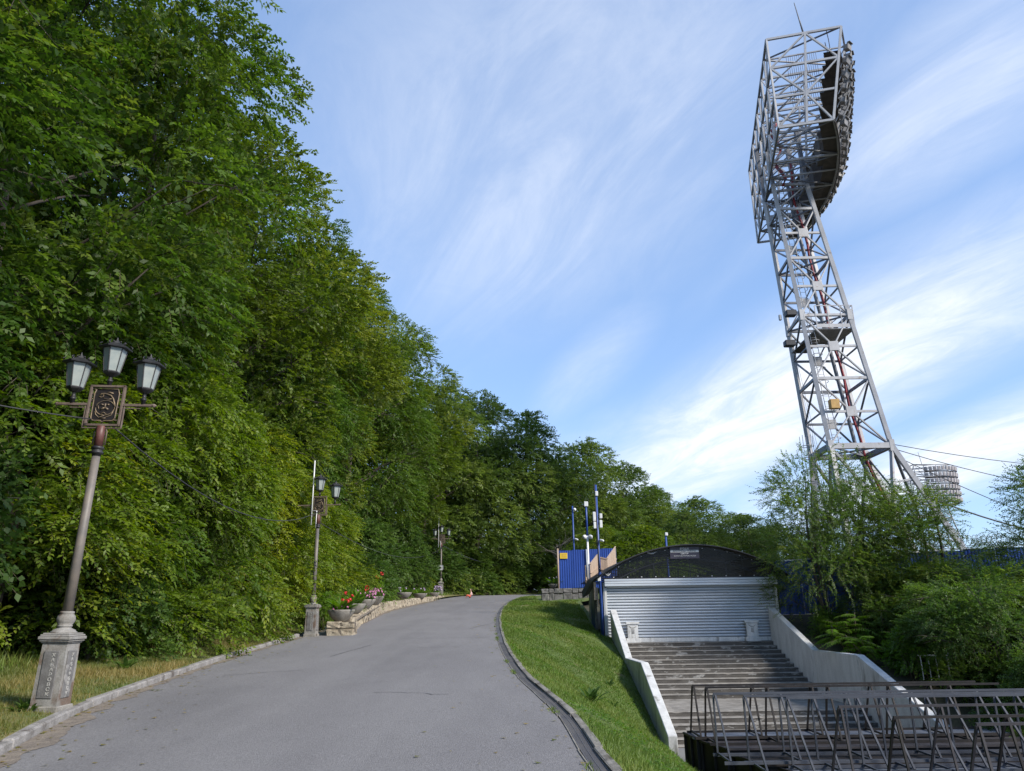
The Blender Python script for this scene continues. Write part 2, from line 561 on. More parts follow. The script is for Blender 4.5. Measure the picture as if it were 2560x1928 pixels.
def beam(name, p0, p1, w, h, mat, parent, twist=0.0):
    return link(name, unit_box(mat), parent, along(p0, p1, w, h, twist))


def rod(name, p0, p1, r, mat, parent, n=8):
    return link(name, unit_tube(mat, n), parent, along(p0, p1, r, r))


def bar(name, c, d, mat, parent, rz=0.0):
    return link(name, unit_box(mat), parent, Matrix.Translation(c) @ Matrix.Rotation(rz, 4, 'Z') @ Matrix.Diagonal((*d, 1)))


def text_mesh(body, size, mat, depth=0.004, align='CENTER', space=1.0):
    cu = bpy.data.curves.new('lettering', 'FONT')
    cu.body = body
    cu.size = size
    cu.extrude = depth
    cu.align_x = align
    cu.align_y = 'CENTER'
    cu.space_character = space
    cu.resolution_u = 2
    cu.offset = size * 0.02
    o = bpy.data.objects.new('lettering_source', cu)
    COL.objects.link(o)
    dg = bpy.context.evaluated_depsgraph_get()
    dg.update()
    me = bpy.data.meshes.new_from_object(o.evaluated_get(dg))
    bpy.data.objects.remove(o)
    bpy.data.curves.remove(cu)
    me.materials.clear()
    me.materials.append(M[mat])
    return me


def catenary(a, b, sag, n=14):
    a, b = Vector(a), Vector(b)
    return [a.lerp(b, i / n) - Vector((0, 0, sag * 4 * (i / n) * (1 - i / n))) for i in range(n + 1)]

# ================================================================== the setting
def smooth_path(pts, step):
    """Catmull-Rom through pts, resampled about every step metres."""
    P = [Vector((*p, 0)) for p in pts]
    out = []
    for i in range(len(P) - 1):
        p0, p1, p2, p3 = P[max(i - 1, 0)], P[i], P[i + 1], P[min(i + 2, len(P) - 1)]
        n = max(1, int((p2 - p1).length / step))
        for k in range(n):
            t = k / n
            q = 0.5 * ((2 * p1) + (p2 - p0) * t + (2 * p0 - 5 * p1 + 4 * p2 - p3) * t * t + (3 * p1 - p0 - 3 * p2 + p3) * t ** 3)
            out.append((q.x, q.y))
    out.append((P[-1].x, P[-1].y))
    return out


RIGHT = [(1.25, -14), (1.15, -2), (0.95, 4), (0.65, 7.25), (0.53, 9.8), (0.28, 12), (0.0, 14.35), (-0.33, 19), (-0.55, 23.15), (-0.78, 29.3),
         (-0.86, 35), (-0.79, 40), (-0.5, 46), (-0.06, 50.5), (0.8, 54.5), (1.9, 57.3), (4.2, 61), (8.5, 65), (15, 68), (30, 72)]
LEFT = [(-2.6, -14), (-2.9, -2), (-4.1, 4), (-5.1, 7.7), (-5.75, 10), (-6.17, 12.05), (-6.7, 16.55), (-6.95, 20), (-6.98, 22.9), (-6.95, 26), (-6.8, 32), (-6.5, 37.95),
        (-5.9, 44), (-5.25, 50.35), (-4.7, 55), (-3.6, 61), (-1.2, 67), (3, 72), (10, 76), (30, 80)]
_RX = np.array(smooth_path(RIGHT, 0.4))
_LX = np.array(smooth_path(LEFT, 0.4))
_ZY = np.array([-20, -8, 0, 5, 10, 15, 20, 25, 30, 35, 40, 45, 50, 55, 60, 66, 74, 90, 130])
_ZZ = np.array([-.6, -.24, 0, .15, .30, .45, .60, .83, 1.11, 1.39, 1.67, 1.94, 2.20, 2.45, 2.64, 2.76, 2.80, 2.85, 3.0])


def road_z(y):
    y = np.asarray(y, float)
    return (np.interp(y - 1.5, _ZY, _ZZ) + np.interp(y, _ZY, _ZZ) + np.interp(y + 1.5, _ZY, _ZZ)) / 3


def right_x(y):
    return np.interp(y, _RX[:, 1], _RX[:, 0])


def left_x(y):
    return np.interp(y, _LX[:, 1], _LX[:, 0])


def grid_mesh(name, P, mat, parent=None):
    """P: array rows x cols x 3"""
    r, c = P.shape[:2]
    v = P.reshape(-1, 3)
    idx = np.arange(r * c).reshape(r, c)
    f = np.stack([idx[:-1, :-1], idx[:-1, 1:], idx[1:, 1:], idx[1:, :-1]], -1).reshape(-1, 4)
    me = bpy.data.meshes.new(name)
    me.from_pydata(v.tolist(), [], f.tolist())
    me.polygons.foreach_set('use_smooth', [True] * len(f))
    me.materials.append(M[mat])
    me.validate()
    o = link(name, me, parent)
    if me.polygons[len(f) // 2].normal.z < 0:
        me.flip_normals()
    return o


# ground: one low sheet out to the horizon
g = MB()
g.add([(-900, -300, -2.42), (900, -300, -2.42), (900, 1500, -2.42), (-900, 1500, -2.42)], [(0, 1, 2, 3)])
structure(g.build('ground', 'plaza'))

# road
n = 260
ri = np.array(smooth_path(RIGHT, 0.25))
le = np.array(smooth_path(LEFT, 0.25))


def resample(p, n):
    d = np.r_[0, np.cumsum(np.linalg.norm(np.diff(p, axis=0), axis=1))]
    s = np.linspace(0, d[-1], n)
    return np.stack([np.interp(s, d, p[:, 0]), np.interp(s, d, p[:, 1])], 1)


def by_y(p, fn):
    return np.stack([fn(p), p], 1)


ys = np.r_[np.arange(-14, 57, 0.35)]
A, B = by_y(ys, left_x), by_y(ys, right_x)
tailL = resample(np.array([q for q in le if q[1] >= 57]), 40)
tailR = resample(np.array([q for q in ri if q[1] >= 57]), 40)
A, B = np.r_[A, tailL], np.r_[B, tailR]
ts = np.linspace(0, 1, 13)
P = np.zeros((len(A), 13, 3))
for k, t in enumerate(ts):
    P[:, k, :2] = A * (1 - t) + B * t
    P[:, k, 2] = road_z(P[:, k, 1]) + 0.03 * math.sin(math.pi * t)
road = structure(grid_mesh('road', P, 'asphalt'))


def road_crown(x, y):
    t = np.clip((x - left_x(y)) / (right_x(y) - left_x(y)), 0, 1)
    return road_z(y) + 0.03 * np.sin(np.pi * t)


# dirt washed against the left kerb, and old tar seams, as thin sheets just above the asphalt
rs = np.random.RandomState(3)


def strip_sheet(name, path, widths, mat, parent, lift=0.004):
    pts = np.array(path)
    t = np.gradient(pts, axis=0)
    t /= np.linalg.norm(t, axis=1)[:, None]
    nrm = np.stack([t[:, 1], -t[:, 0]], 1)
    w0, w1 = widths
    P = np.zeros((len(pts), 3, 3))
    for k, w in enumerate((w0, (w0 + w1) / 2, w1)):
        q = pts + nrm * np.asarray(w)[:, None]
        P[:, k, :2] = q
        P[:, k, 2] = road_crown(q[:, 0], q[:, 1]) + lift
    return grid_mesh(name, P, mat, parent)


yy = np.arange(-4, 25, 0.05)
wob = np.convolve(rs.rand(len(yy)), np.hanning(19) / np.hanning(19).sum(), 'same') + .10 * np.convolve(rs.rand(len(yy)) - .5, np.ones(3) / 3, 'same')
strip_sheet('dirt_edge', by_y(yy, left_x), (np.full(len(yy), 0.0), 0.02 + 0.60 * np.clip(wob - .18, 0, 1) * np.interp(yy, [0, 8, 14, 25], [1.6, 1.4, 0.8, 0.7])), 'dirt', road, 0.005)
yy = np.arange(25.2, 50, 0.2)
wob = np.convolve(rs.rand(len(yy)), np.ones(4) / 4, 'same')
strip_sheet('dirt_edge', np.stack([np.interp(yy, [25, 38, 50], [-5.95, -6.35, -5.2]), yy], 1), (np.full(len(yy), -0.2), 0.05 + 0.25 * wob), 'dirt', road, 0.005)
for (x0, y0, x1, y1) in ((-3.6, 23.3, -0.7, 23.9), (-2.6, 20.6, -1.5, 21.0), (-4.9, 26.6, -3.7, 27.3), (-3.2, 32.0, -2.2, 32.3), (-5.6, 15.0, -4.2, 15.5), (-2.2, 12.2, -1.0, 12.0), (-4.4, 18.4, -4.0, 21.4), (-1.6, 27.0, -0.9, 29.5), (-5.0, 36.0, -1.2, 36.6)):
    k = np.linspace(0, 1, 24)
    path = np.stack([x0 + (x1 - x0) * k + 0.05 * rs.randn(24).cumsum() * 0.2, y0 + (y1 - y0) * k + 0.05 * rs.randn(24).cumsum() * 0.4], 1)
    strip_sheet('tar_seam', path, (np.full(24, -0.008), 0.004 + 0.016 * rs.rand(24)), 'crack', road, 0.007)

# left kerb of single stones
kerb = structure(bpy.data.objects.new('kerb', None))
COL.objects.link(kerb)
LOC['kerb'] = Matrix.Identity(4)
kst = []
for v in range(4):
    m = MB()
    m.bbox((0, 0, 0), (0.13, 0.985, 0.30), 0.022)
    r2 = random.Random(v)
    m.v = [(x + r2.uniform(-.006, .006), y + r2.uniform(-.004, .004), z + r2.uniform(-.006, .006)) for x, y, z in m.v]
    kst.append(m.mesh('kerb_stone', 'kerb'))
path = resample(np.array([q for q in smooth_path(LEFT, 0.1) if -6 < q[1] < 25.0]), 33)
for i in range(len(path) - 1):
    a, b = path[i], path[i + 1]
    c = (a + b) / 2
    L_ = np.linalg.norm(b - a)
    ang = math.atan2(b[1] - a[1], b[0] - a[0]) - math.pi / 2
    slope = math.atan2(float(road_z(b[1]) - road_z(a[1])), L_)
    T = (Matrix.Translation((c[0] - 0.085, c[1], float(road_z(c[1])) - 0.055 + random.uniform(-.010, .010))) @ Matrix.Rotation(ang + random.uniform(-.012, .012), 4, 'Z')
         @ Matrix.Rotation(slope, 4, 'X') @ Matrix.Diagonal((1, L_ / 1.0, 1, 1)))
    link('kerb_stone', kst[i % 4], kerb, T)

# drain channel along the right edge: gratings between two concrete edges
drain = structure(bpy.data.objects.new('drain_channel', None))
COL.objects.link(drain)
LOC['drain_channel'] = Matrix.Identity(4)
gm = MB()
for sx in (-0.062, 0.062):
    gm.box((sx, 0, 0), (0.010, 0.49, 0.03))
gm.box((0, 0, 0), (0.008, 0.49, 0.026))
for k in range(17):
    gm.box((0, -0.235 + k * 0.0294, 0.0), (0.118, 0.012, 0.022))
grating = gm.mesh('grating', 'gratesteel')
gp = MB()
gp.box((0, 0, 0), (0.132, 0.49, 0.03))
grate_far = gp.mesh('grating', 'gratesteel')
em = []
for v in range(3):
    m = MB()
    m.bbox((0, 0, 0), (0.088, 0.98, 0.16), 0.012)
    r2 = random.Random(v + 20)
    m.v = [(x + (r2.uniform(-.018, .018) if x > 0 else 0), y, z + r2.uniform(-.008, .008)) for x, y, z in m.v]
    em.append(m.mesh('edge_stone', 'concrete'))
thin = MB().bbox((0, 0, 0), (0.022, 0.98, 0.12), 0.005).mesh('edge_strip', 'concrete')
bed = MB()
rp = resample(np.array([q for q in smooth_path(RIGHT, 0.1) if 3.0 < q[1] < 60]), 116)
for i in range(len(rp) - 1):
    a, b = rp[i], rp[i + 1]
    c = (a + b) / 2
    L_ = np.linalg.norm(b - a)
    ang = math.atan2(b[1] - a[1], b[0] - a[0]) - math.pi / 2
    z = float(road_z(c[1]))
    sl = math.atan2(float(road_z(b[1]) - road_z(a[1])), L_)
    nx, ny = math.cos(ang), math.sin(ang)
    T0 = Matrix.Rotation(ang, 4, 'Z') @ Matrix.Rotation(sl, 4, 'X') @ Matrix.Diagonal((1, L_ / 0.5, 1, 1))
    link('grating', grating if c[1] < 22 else grate_far, drain, Matrix.Translation((c[0] + nx * .093, c[1] + ny * .093, z - 0.008)) @ T0)
    bed.box((0, 0, 0), (0, 0, 0), mat=Matrix.Translation((c[0] + nx * .093, c[1] + ny * .093, z - 0.05)) @ T0 @ Matrix.Diagonal((0.14, 0.5, 0.03, 1)))
    if i % 2 == 0:
        T1 = Matrix.Rotation(ang, 4, 'Z') @ Matrix.Rotation(sl, 4, 'X') @ Matrix.Diagonal((1, L_ / 0.5, 1, 1))
        d = (b - a)
        cc = a + d
        zz = float(road_z(cc[1]))
        link('edge_stone', em[(i // 2) % 3], drain, Matrix.Translation((cc[0] + nx * .210, cc[1] + ny * .210, zz - .048 + random.uniform(-.006, .01))) @ T1)
        link('edge_strip', thin, drain, Matrix.Translation((cc[0] + nx * .012, cc[1] + ny * .012, zz - .05)) @ T1)
bed.build('channel_bed', 'void', drain)

# left verge and the wooded hillside
VOFF = np.array([0.16, 0.5, 1.2, 2.0, 2.8, 3.6, 5, 7, 10, 15, 22, 32, 50, 90])
VH = np.array([0.07, 0.09, 0.13, 0.19, 0.28, 0.40, 0.75, 1.3, 2.2, 3.8, 6.0, 8.5, 11, 13])


def verge_z(x, y):
    off = np.maximum(left_x(np.minimum(y, 74)) - x, 0.16)
    return road_z(y) + np.interp(off, VOFF, VH)


vy = np.r_[np.arange(-14, 60, 0.6), np.arange(60, 76, 1.0)]
P = np.zeros((len(vy), 5, 3))
for k in range(5):
    P[:, k, 0] = left_x(vy) - VOFF[k]
    P[:, k, 1] = vy
    P[:, k, 2] = verge_z(P[:, k, 0], vy) + 0.02 * np.sin(vy * 3.1 + k * 1.7) * (k > 0)
structure(grid_mesh('verge', P, 'dry_soil'))
P = np.zeros((len(vy), len(VOFF) - 4, 3))
for k in range(4, len(VOFF)):
    P[:, k - 4, 0] = left_x(vy) - VOFF[k]
    P[:, k - 4, 1] = vy
    P[:, k - 4, 2] = verge_z(P[:, k - 4, 0], vy) + (0.02 * np.sin(vy * 3.1 + 4 * 1.7) if k == 4 else 0.1 * np.sin(vy * .9 + k))
structure(grid_mesh('hillside', P, 'forest_soil'))
# land beyond the bend of the road
bx = np.linspace(-60, 130, 60)
by = np.r_[np.linspace(62, 84, 23), np.linspace(90, 260, 20)]
P = np.zeros((len(by), len(bx), 3))
P[:, :, 0] = bx[None, :]
P[:, :, 1] = by[:, None]
yl = np.interp(bx, _LX[:, 0][_LX[:, 1] > 56], _LX[:, 1][_LX[:, 1] > 56])
P[:, :, 2] = np.where(by[:, None] < yl[None, :] + 1.0, 2.2, 2.95) + np.clip((by[:, None] - 90) * 0.01, 0, 2)
structure(grid_mesh('land_beyond', P, 'forest_soil'))

# right grass bank between the drain and the stair wall
ZRY = np.array([-20, 16, 21.6, 25, 28.9, 32.5, 36, 40, 46, 52, 60])
ZRZ = np.array([-2.4, -2.4, -2.36, -1.42, -.42, .30, .9, 1.5, 2.22, 2.5, 2.7])


def bank_z(x, y):
    xl = right_x(y) + 0.258
    zl = road_z(y) + 0.02
    zr = np.interp(y, ZRY, ZRZ)
    xr = np.interp(y, [-20, 18, 21.6, 32.5, 34, 60], [4.6, 4.4, 4.1, 4.1, 3.75, 6.0])
    t = np.clip((x - xl) / (xr - xl), 0, 1.0)
    return zl + (zr - zl) * (0.55 * t + 0.45 * t * t) + 0.03 * np.sin(x * 4.0 + y * 1.3) * np.minimum(1, t * 6) * (t < 0.97)


gy = np.arange(-14, 58, 0.3)
gt = np.linspace(0, 1, 24)
P = np.zeros((len(gy), 24, 3))
xr = np.interp(gy, [-20, 18, 21.4, 21.7, 32.5, 33.4, 34, 44, 46.5, 60], [5.4, 5.4, 4.6, 4.12, 4.12, 4.1, 3.75, 3.75, 6.6, 6.6])
for k, t in enumerate(gt):
    P[:, k, 0] = (right_x(gy) + 0.258) * (1 - t) + np.maximum(xr, right_x(gy) + 0.5) * t
    P[:, k, 1] = gy
    P[:, k, 2] = bank_z(P[:, k, 0], gy)
structure(grid_mesh('grass_bank', P, 'grass_soil'))

# land behind the booth and behind the right-hand fence, and the shrub bank beside the stairs
bx = np.linspace(3.8, 70, 40)
by = np.r_[np.linspace(33.6, 62, 30), np.linspace(66, 180, 12)]
P = np.zeros((len(by), 40, 3))
P[:, :, 0] = bx[None, :]
P[:, :, 1] = by[:, None]
P[:, :, 2] = np.interp(by, [33.6, 40, 46, 60, 180], [0.6, 1.0, 1.9, 2.1, 2.2])[:, None] + 0 * bx[None, :]
structure(grid_mesh('stadium_ground', P, 'forest_soil'))
bx = np.linspace(11.6, 46, 36)
by = np.linspace(10, 33.6, 34)


def slope_z(x, y):
    return np.interp(y, [10, 19, 22, 24.5, 26.5, 29.5, 32, 33.6], [-2.40, -2.37, -2.2, -1.0, -.5, -.35, .7, 1.2]) + np.clip((x - 13) * 0.05, 0, 1.0) * (y > 23)


P = np.zeros((34, 36, 3))
P[:, :, 0] = bx[None, :]
P[:, :, 1] = by[:, None]
P[:, :, 2] = slope_z(P[:, :, 0], P[:, :, 1])
structure(grid_mesh('shrub_bank', P, 'forest_soil'))

# ------------------------------------------------------------------ staircase
stair = thing('staircase', 'wide weathered concrete staircase rising to the shuttered entrance', 'staircase', (7.6, 29, -2.4))
TX0, TX1 = 4.34, 11.35
srnd = random.Random(5)


def step_mesh(x0, x1, depth, h):
    n = 36
    vs, fs = [], []
    for i in range(n + 1):
        x = x0 + (x1 - x0) * i / n
        j = srnd.uniform(-.012, .012)
        chip = -0.03 if srnd.random() < 0.06 else 0
        for (y, z) in ((0.0, -h), (-0.006 + j * .5, -0.05), (-0.02 + j - chip, -0.02 + chip), (0.012 + j, 0.0 + chip * .5), (depth, 0.0), (depth, -h)):
            vs.append((x, y, z))
    for i in range(n):
        for k in range(5):
            a = i * 6 + k
            fs.append((a, a + 6, a + 7, a + 1))
    fs += [tuple(range(6)), tuple(n * 6 + k for k in range(6))[::-1]]
    return MB().add(vs, fs)


def two_tone(o):  # upward faces get the paler tread colour, a painted top light
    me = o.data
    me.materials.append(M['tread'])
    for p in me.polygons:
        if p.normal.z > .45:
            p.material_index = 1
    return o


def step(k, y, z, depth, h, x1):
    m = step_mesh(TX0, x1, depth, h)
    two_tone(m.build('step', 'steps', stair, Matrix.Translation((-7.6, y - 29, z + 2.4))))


stair_edge = []
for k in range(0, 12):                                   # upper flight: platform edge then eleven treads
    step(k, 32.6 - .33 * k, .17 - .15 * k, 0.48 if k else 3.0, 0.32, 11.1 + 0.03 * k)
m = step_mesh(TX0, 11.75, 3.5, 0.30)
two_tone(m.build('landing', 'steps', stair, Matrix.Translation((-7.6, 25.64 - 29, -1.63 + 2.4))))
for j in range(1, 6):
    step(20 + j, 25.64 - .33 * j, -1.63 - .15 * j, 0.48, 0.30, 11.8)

# stair walls
def wall_run(t, name, sects, y_top, x_of, z_of, zfoot, th, mat):
    """a sloping parapet: list of (y, ztop, x_inner); built as one slab per section"""
    for i in range(len(sects) - 1):
        (ya, za, xa), (yb, zb, xb) = sects[i], sects[i + 1]
        fa, fb = zfoot(ya), zfoot(yb)
        g_ = 0.004
        vs = [(xa, ya - g_, fa), (xa + th, ya - g_, fa), (xa + th, ya - g_, za), (xa, ya - g_, za), (xb, yb + g_, fb), (xb + th, yb + g_, fb), (xb + th, yb + g_, zb), (xb, yb + g_, zb)]
        bm = bmesh.new()
        bv = [bm.verts.new(v) for v in vs]
        for f in ((0, 1, 2, 3), (7, 6, 5, 4), (0, 4, 5, 1), (1, 5, 6, 2), (2, 6, 7, 3), (3, 7, 4, 0)):
            bm.faces.new([bv[q] for q in f])
        bmesh.ops.bevel(bm, geom=bm.edges[:], offset=0.018, segments=1, affect='EDGES')
        bmesh.ops.recalc_face_normals(bm, faces=bm.faces)
        me = bpy.data.meshes.new('wall_section')
        bm.to_mesh(me)
        bm.free()
        me.materials.append(M[mat])
        link('wall_section', me, t)


t = thing('stair_wall', 'pale stepped concrete wall between the grass bank and the stairs', 'wall', (0, 0, 0))
wall_run(t, 'w', [(32.75, 1.52, 4.06), (28.9, -.19, 4.06), (25.45, -.12, 4.06), (21.6, -1.72, 4.06)], 0, 0, 0,
         lambda y: float(np.interp(y, [21.6, 25, 29, 33], [-2.42, -2.2, -1.9, -1.0])), 0.26, 'whitewash')
t = thing('stair_wall', 'pale stepped concrete wall on the shrub side of the stairs', 'wall', (0, 0, 0))
wall_run(t, 'w', [(32.75, 1.54, 10.82), (29.3, -.02, 11.18), (25.8, .0, 11.27), (21.3, -1.55, 11.32)], 0, 0, 0,
         lambda y: float(np.interp(y, [21.6, 25, 29, 33], [-2.42, -2.4, -1.9, -1.0])), 0.26, 'whitewash')


def rebase(t, loc):
    """move a thing's empty to its base while its parts stay where they are"""
    T = Matrix.Translation(loc)
    Ti = T.inverted()
    for k in bpy.data.objects:
        if k.parent == t:
            k.matrix_basis = Ti @ k.matrix_basis
            LOC[k.name] = Ti @ LOC[k.name]
    t.matrix_basis = T
    # sub-parts were placed against the old part matrices
    for k in bpy.data.objects:
        if k.parent is not None and k.parent.parent == t:
            k.matrix_basis = Ti @ k.matrix_basis
            LOC[k.name] = Ti @ LOC[k.name]
            k.matrix_parent_inverse = LOC[k.parent.name].inverted()
    return t


for o in [k for k in bpy.data.objects if k.name.startswith('stair_wall')]:
    rebase(o, (4.2 if 'grass' in o['label'] else 11.5, 27, -2.4))

# ------------------------------------------------------------------ entrance: shutter, canopy, side walls
X0, X1, YF = 3.92, 11.30, 33.0
sh = thing('roller_shutter', 'wide grey metal roller shutter closing the entrance at the stair top', 'shutter', ((X0 + X1) / 2, YF, 0.17))
cx = (X0 + X1) / 2
prof = []
SH = 0.108
for k in range(7):
    a = math.pi * (k / 6)
    prof.append((-0.042 * math.sin(a) ** 0.7, -SH * 0.42 + SH * 0.84 * k / 6))
prof = [(0.012, -SH / 2), (0.004, -SH * 0.44)] + prof + [(0.004, SH * 0.44), (0.012, SH / 2), (0.03, SH / 2), (0.03, -SH / 2)]
sm_ = MB()
sm_.prism(prof, 0, -(X1 - X0) / 2 + 0.06, (X1 - X0) / 2 - 0.06)
slat_mesh = sm_.mesh('slat', 'zinc')
for k in range(18):
    link('slat', slat_mesh, sh, Matrix.Translation((0, 0, 0.245 + k * (SH + 0.012))))
MB().box((0, 0.035, 1.2), (X1 - X0 - 0.12, 0.02, 2.2)).build('backing_sheet', 'darkzinc', sh)
MB().bbox((0, -0.03, 0.09), (X1 - X0 - 0.1, 0.16, 0.17), 0.012).build('sill', 'whitewash', sh)
bx_ = MB()
for k in range(3):
    bx_.bbox((0, -0.10, 2.30 + 0.055 + k * 0.105), (X1 - X0 + 0.1, 0.34, 0.098), 0.02)
bx_.box((0, -0.06, 2.46), (X1 - X0, 0.28, 0.30))
bx_.build('shutter_box', 'zinc', sh)
for s in (-1, 1):
    MB().bbox((s * (X1 - X0) / 2, -0.045, 1.16), (0.10, 0.10, 2.20), 0.008).build('guide_rail', 'whitewash', sh)

arch = []
AX0, AX1, AZ0, APX = 3.55, 11.85, 2.80, 4.16
hw = (AX1 - AX0) / 2
rise = APX - AZ0
RA = (hw * hw + rise * rise) / (2 * rise)
ang = math.asin(hw / RA)
ACX, ACZ = (AX0 + AX1) / 2, APX - RA


def arc_pt(t, r=RA):
    a = -ang + 2 * ang * t
    return ACX + r * math.sin(a), ACZ + r * math.cos(a)


can = thing('entrance_canopy', 'dark barrel-vaulted canopy with smoked film gable over the entrance', 'canopy')
NA = 28
vs, fs = [], []
for (y, dr) in ((32.62, 0.05), (40.5, 0.05), (40.5, 0.0), (32.62, 0.0)):
    for i in range(NA + 1):
        x, z = arc_pt(i / NA, RA + dr)
        vs.append((x, y, z))
for r_ in range(4):
    for i in range(NA):
        a = r_ * (NA + 1) + i
        b = ((r_ + 1) % 4) * (NA + 1) + i
        fs.append((a, a + 1, b + 1, b))
MB().add(vs, fs, False).build('roof', 'roofsheet', can)
# edge trim, gable film, inner trusses
MB().tube([(arc_pt(i / NA, RA + .02)[0], 32.60, arc_pt(i / NA, RA + .02)[1]) for i in range(NA + 1)], 0.035, 6).build('edge_trim', 'ironblack', can)
fv = [(arc_pt(i / NA, RA - 0.03)[0], 32.84, arc_pt(i / NA, RA - 0.03)[1]) for i in range(NA + 1)]
MB().add(fv + [(X, 32.84, 2.80) for X in (AX1 - .2, AX0 + .2)], [tuple(range(NA + 3))]).build('gable_film', 'film', can)
for y in (33.1, 35.5, 38.0, 40.3):
    lo = [(arc_pt(0.06 + 0.88 * i / 18, RA - 0.55)[0], y, max(2.82, arc_pt(0.06 + 0.88 * i / 18, RA - 0.55)[1])) for i in range(19)]
    hi = [(arc_pt(0.02 + 0.96 * i / 18, RA - 0.08)[0], y, arc_pt(0.02 + 0.96 * i / 18, RA - 0.08)[1]) for i in range(19)]
    tr = MB().tube(lo, 0.028, 6).tube(hi, 0.028, 6)
    for i in range(0, 18):
        tr.tube([lo[i], hi[i + 1]] if i % 2 else [hi[i], lo[i + 1]], 0.016, 5)
    for i in (5, 9, 13):
        tr.tube([lo[i], (lo[i][0], y, 2.82)], 0.02, 5)
    tr.tube([(AX0 + .1, y, 2.82), (AX1 - .1, y, 2.82)], 0.03, 6)
    tr.build('roof_truss', 'towerblue', can)
for i in range(1, 10):
    x, z = arc_pt(i / 10, RA - 0.06)
    rod('purlin', (x, 33.0, z), (x, 40.3, z), 0.025, 'towerblue', can, 6)
for i in range(12):
    bar('eyelet', (4.3 + i * 0.61, 32.82, 2.86), (0.035, 0.02, 0.035), 'white', can)
for i in range(1, 16):
    x, z = arc_pt(i / 16, RA - 0.10)
    bar('eyelet', (x, 32.82, z), (0.03, 0.02, 0.03), 'white', can)
for (xa, za, w) in ((6.0, 3.88, 0.5), (4.05, 2.98, 0.22)):
    MB().tube([(xa + w * (i / 6 - .5), 32.80, za - 0.09 * math.sin(math.pi * i / 6) + .05) for i in range(7)], [.008, .02, .03, .035, .03, .02, .008], 6).build('film_fold', 'greyplastic', can)
rebase(can, (7.6, 33, 2.8))

sg = thing('entrance_sign', 'dark banner with white lettering naming the entrance on the canopy gable', 'sign', (7.45, 32.79, 3.86))
MB().box((0, 0, 0), (1.28, 0.012, 0.50)).build('panel', 'signdark', sg)
MB().box((0, -0.009, 0.065), (1.24, 0.006, 0.098)).build('white_band', 'signwhite', sg)
up = Matrix.Rotation(R(90), 4, 'X')
for (body, size, z, mat) in (('ВХОД Б', 0.105, 0.165, 'signwhite'), ('ВОСТОЧНАЯ ТРИБУНА', 0.088, 0.065, 'signdark'), ('СЕКТОР', 0.085, -0.045, 'signwhite'),
                             ('12,13,14,15,16,17,18,19,20,21,22,23,24', 0.062, -0.135, 'signwhite')):
    link('lettering', text_mesh(body, size, mat, 0.002), sg, Matrix.Translation((0, -0.016, z)) @ up)

# side wall of the entrance on the grass side
sd = thing('entrance_porch', 'open dark side of the entrance with blue corner posts beside the grass', 'porch')
rod_ = MB().bbox((3.72, 33.0, 1.62), (0.13, 0.13, 2.95), 0.01).build('corner_post', 'bluepaint', sd)
MB().bbox((3.86, 32.96, 1.40), (0.07, 0.08, 2.5), 0.008).build('jamb', 'whitewash', sd)
MB().bbox((3.60, 35.2, 1.55), (0.06, 1.5, 2.2), 0.01).build('blue_panel', 'bluepaint', sd)
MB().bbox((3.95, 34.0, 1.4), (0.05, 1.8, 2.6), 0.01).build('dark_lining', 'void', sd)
MB().bbox((3.60, 34.1, 1.45), (0.10, 0.16, 2.4), 0.01).build('grey_post', 'greystone', sd)
MB().bbox((3.48, 33.0, 2.30), (0.10, 0.09, 0.75), 0.01).build('timber_offcut', 'wood', sd)
MB().bbox((3.58, 33.0, 2.05), (0.08, 0.07, 0.8), 0.01).build('timber_offcut', 'wood', sd)
vs = [(3.72, 33.1, 3.02), (3.45, 33.5, 2.75), (3.15, 35.8, 2.35), (3.5, 36.2, 2.9), (3.72, 35.0, 3.05), (3.05, 34.4, 2.02), (3.3, 33.7, 2.2)]
MB().add(vs, [(0, 1, 6), (1, 5, 6), (1, 2, 5), (0, 4, 3, 2, 1)]).build('torn_film', 'void', sd)
MB().tube([(3.18, 34.3, 2.16), (3.32, 33.9, 2.34), (3.42, 33.6, 2.46)], 0.015, 5).build('batten', 'wood', sd)
rebase(sd, (3.7, 33.5, 0.3))

for (x, w, lab) in ((4.98, 0.50, 'short white pilaster with a V motif beside the grass-side stair wall'), (10.05, 0.54, 'short white pilaster with a V motif beside the shrub-side stair wall')):
    t = thing('pilaster', lab, 'pilaster', (x, 32.76, 0.17))
    MB().bbox((0, 0, 0.09), (w + 0.10, 0.20, 0.18), 0.012).build('foot', 'whitewash', t)
    MB().bbox((0, 0.01, 0.46), (w - 0.06, 0.14, 0.56), 0.012).build('shaft', 'whitewash', t)
    MB().bbox((0, 0, 0.79), (w + 0.06, 0.20, 0.10), 0.012).build('cap', 'whitewash', t)
    mv = MB()
    mv.tube([(-0.15, -0.065, 0.66), (-0.06, -0.065, 0.60), (0.06, -0.065, 0.60), (0.15, -0.065, 0.66)], 0.012, 5)
    for k in (-0.05, 0, 0.05):
        mv.tube([(k, -0.065, 0.56), (k * .8, -0.065, 0.36)], 0.010, 5)
    mv.build('relief', 'concrete', t)

# ------------------------------------------------------------------ poles with cameras and loudspeakers
def cam_bullet(parent, p, d, mat='white'):
    d = Vector(d).normalized()
    p = Vector(p)
    MB().tube([p, p + d * .05, p + d * .22, p + d * .26], [.03, .055, .055, .03], 8).build('camera_unit', mat, parent)


def box_antenna(parent, p, h=.3, w=.16):
    MB().bbox(p, (w, .10, h), .02).build('antenna_box', 'white', parent)


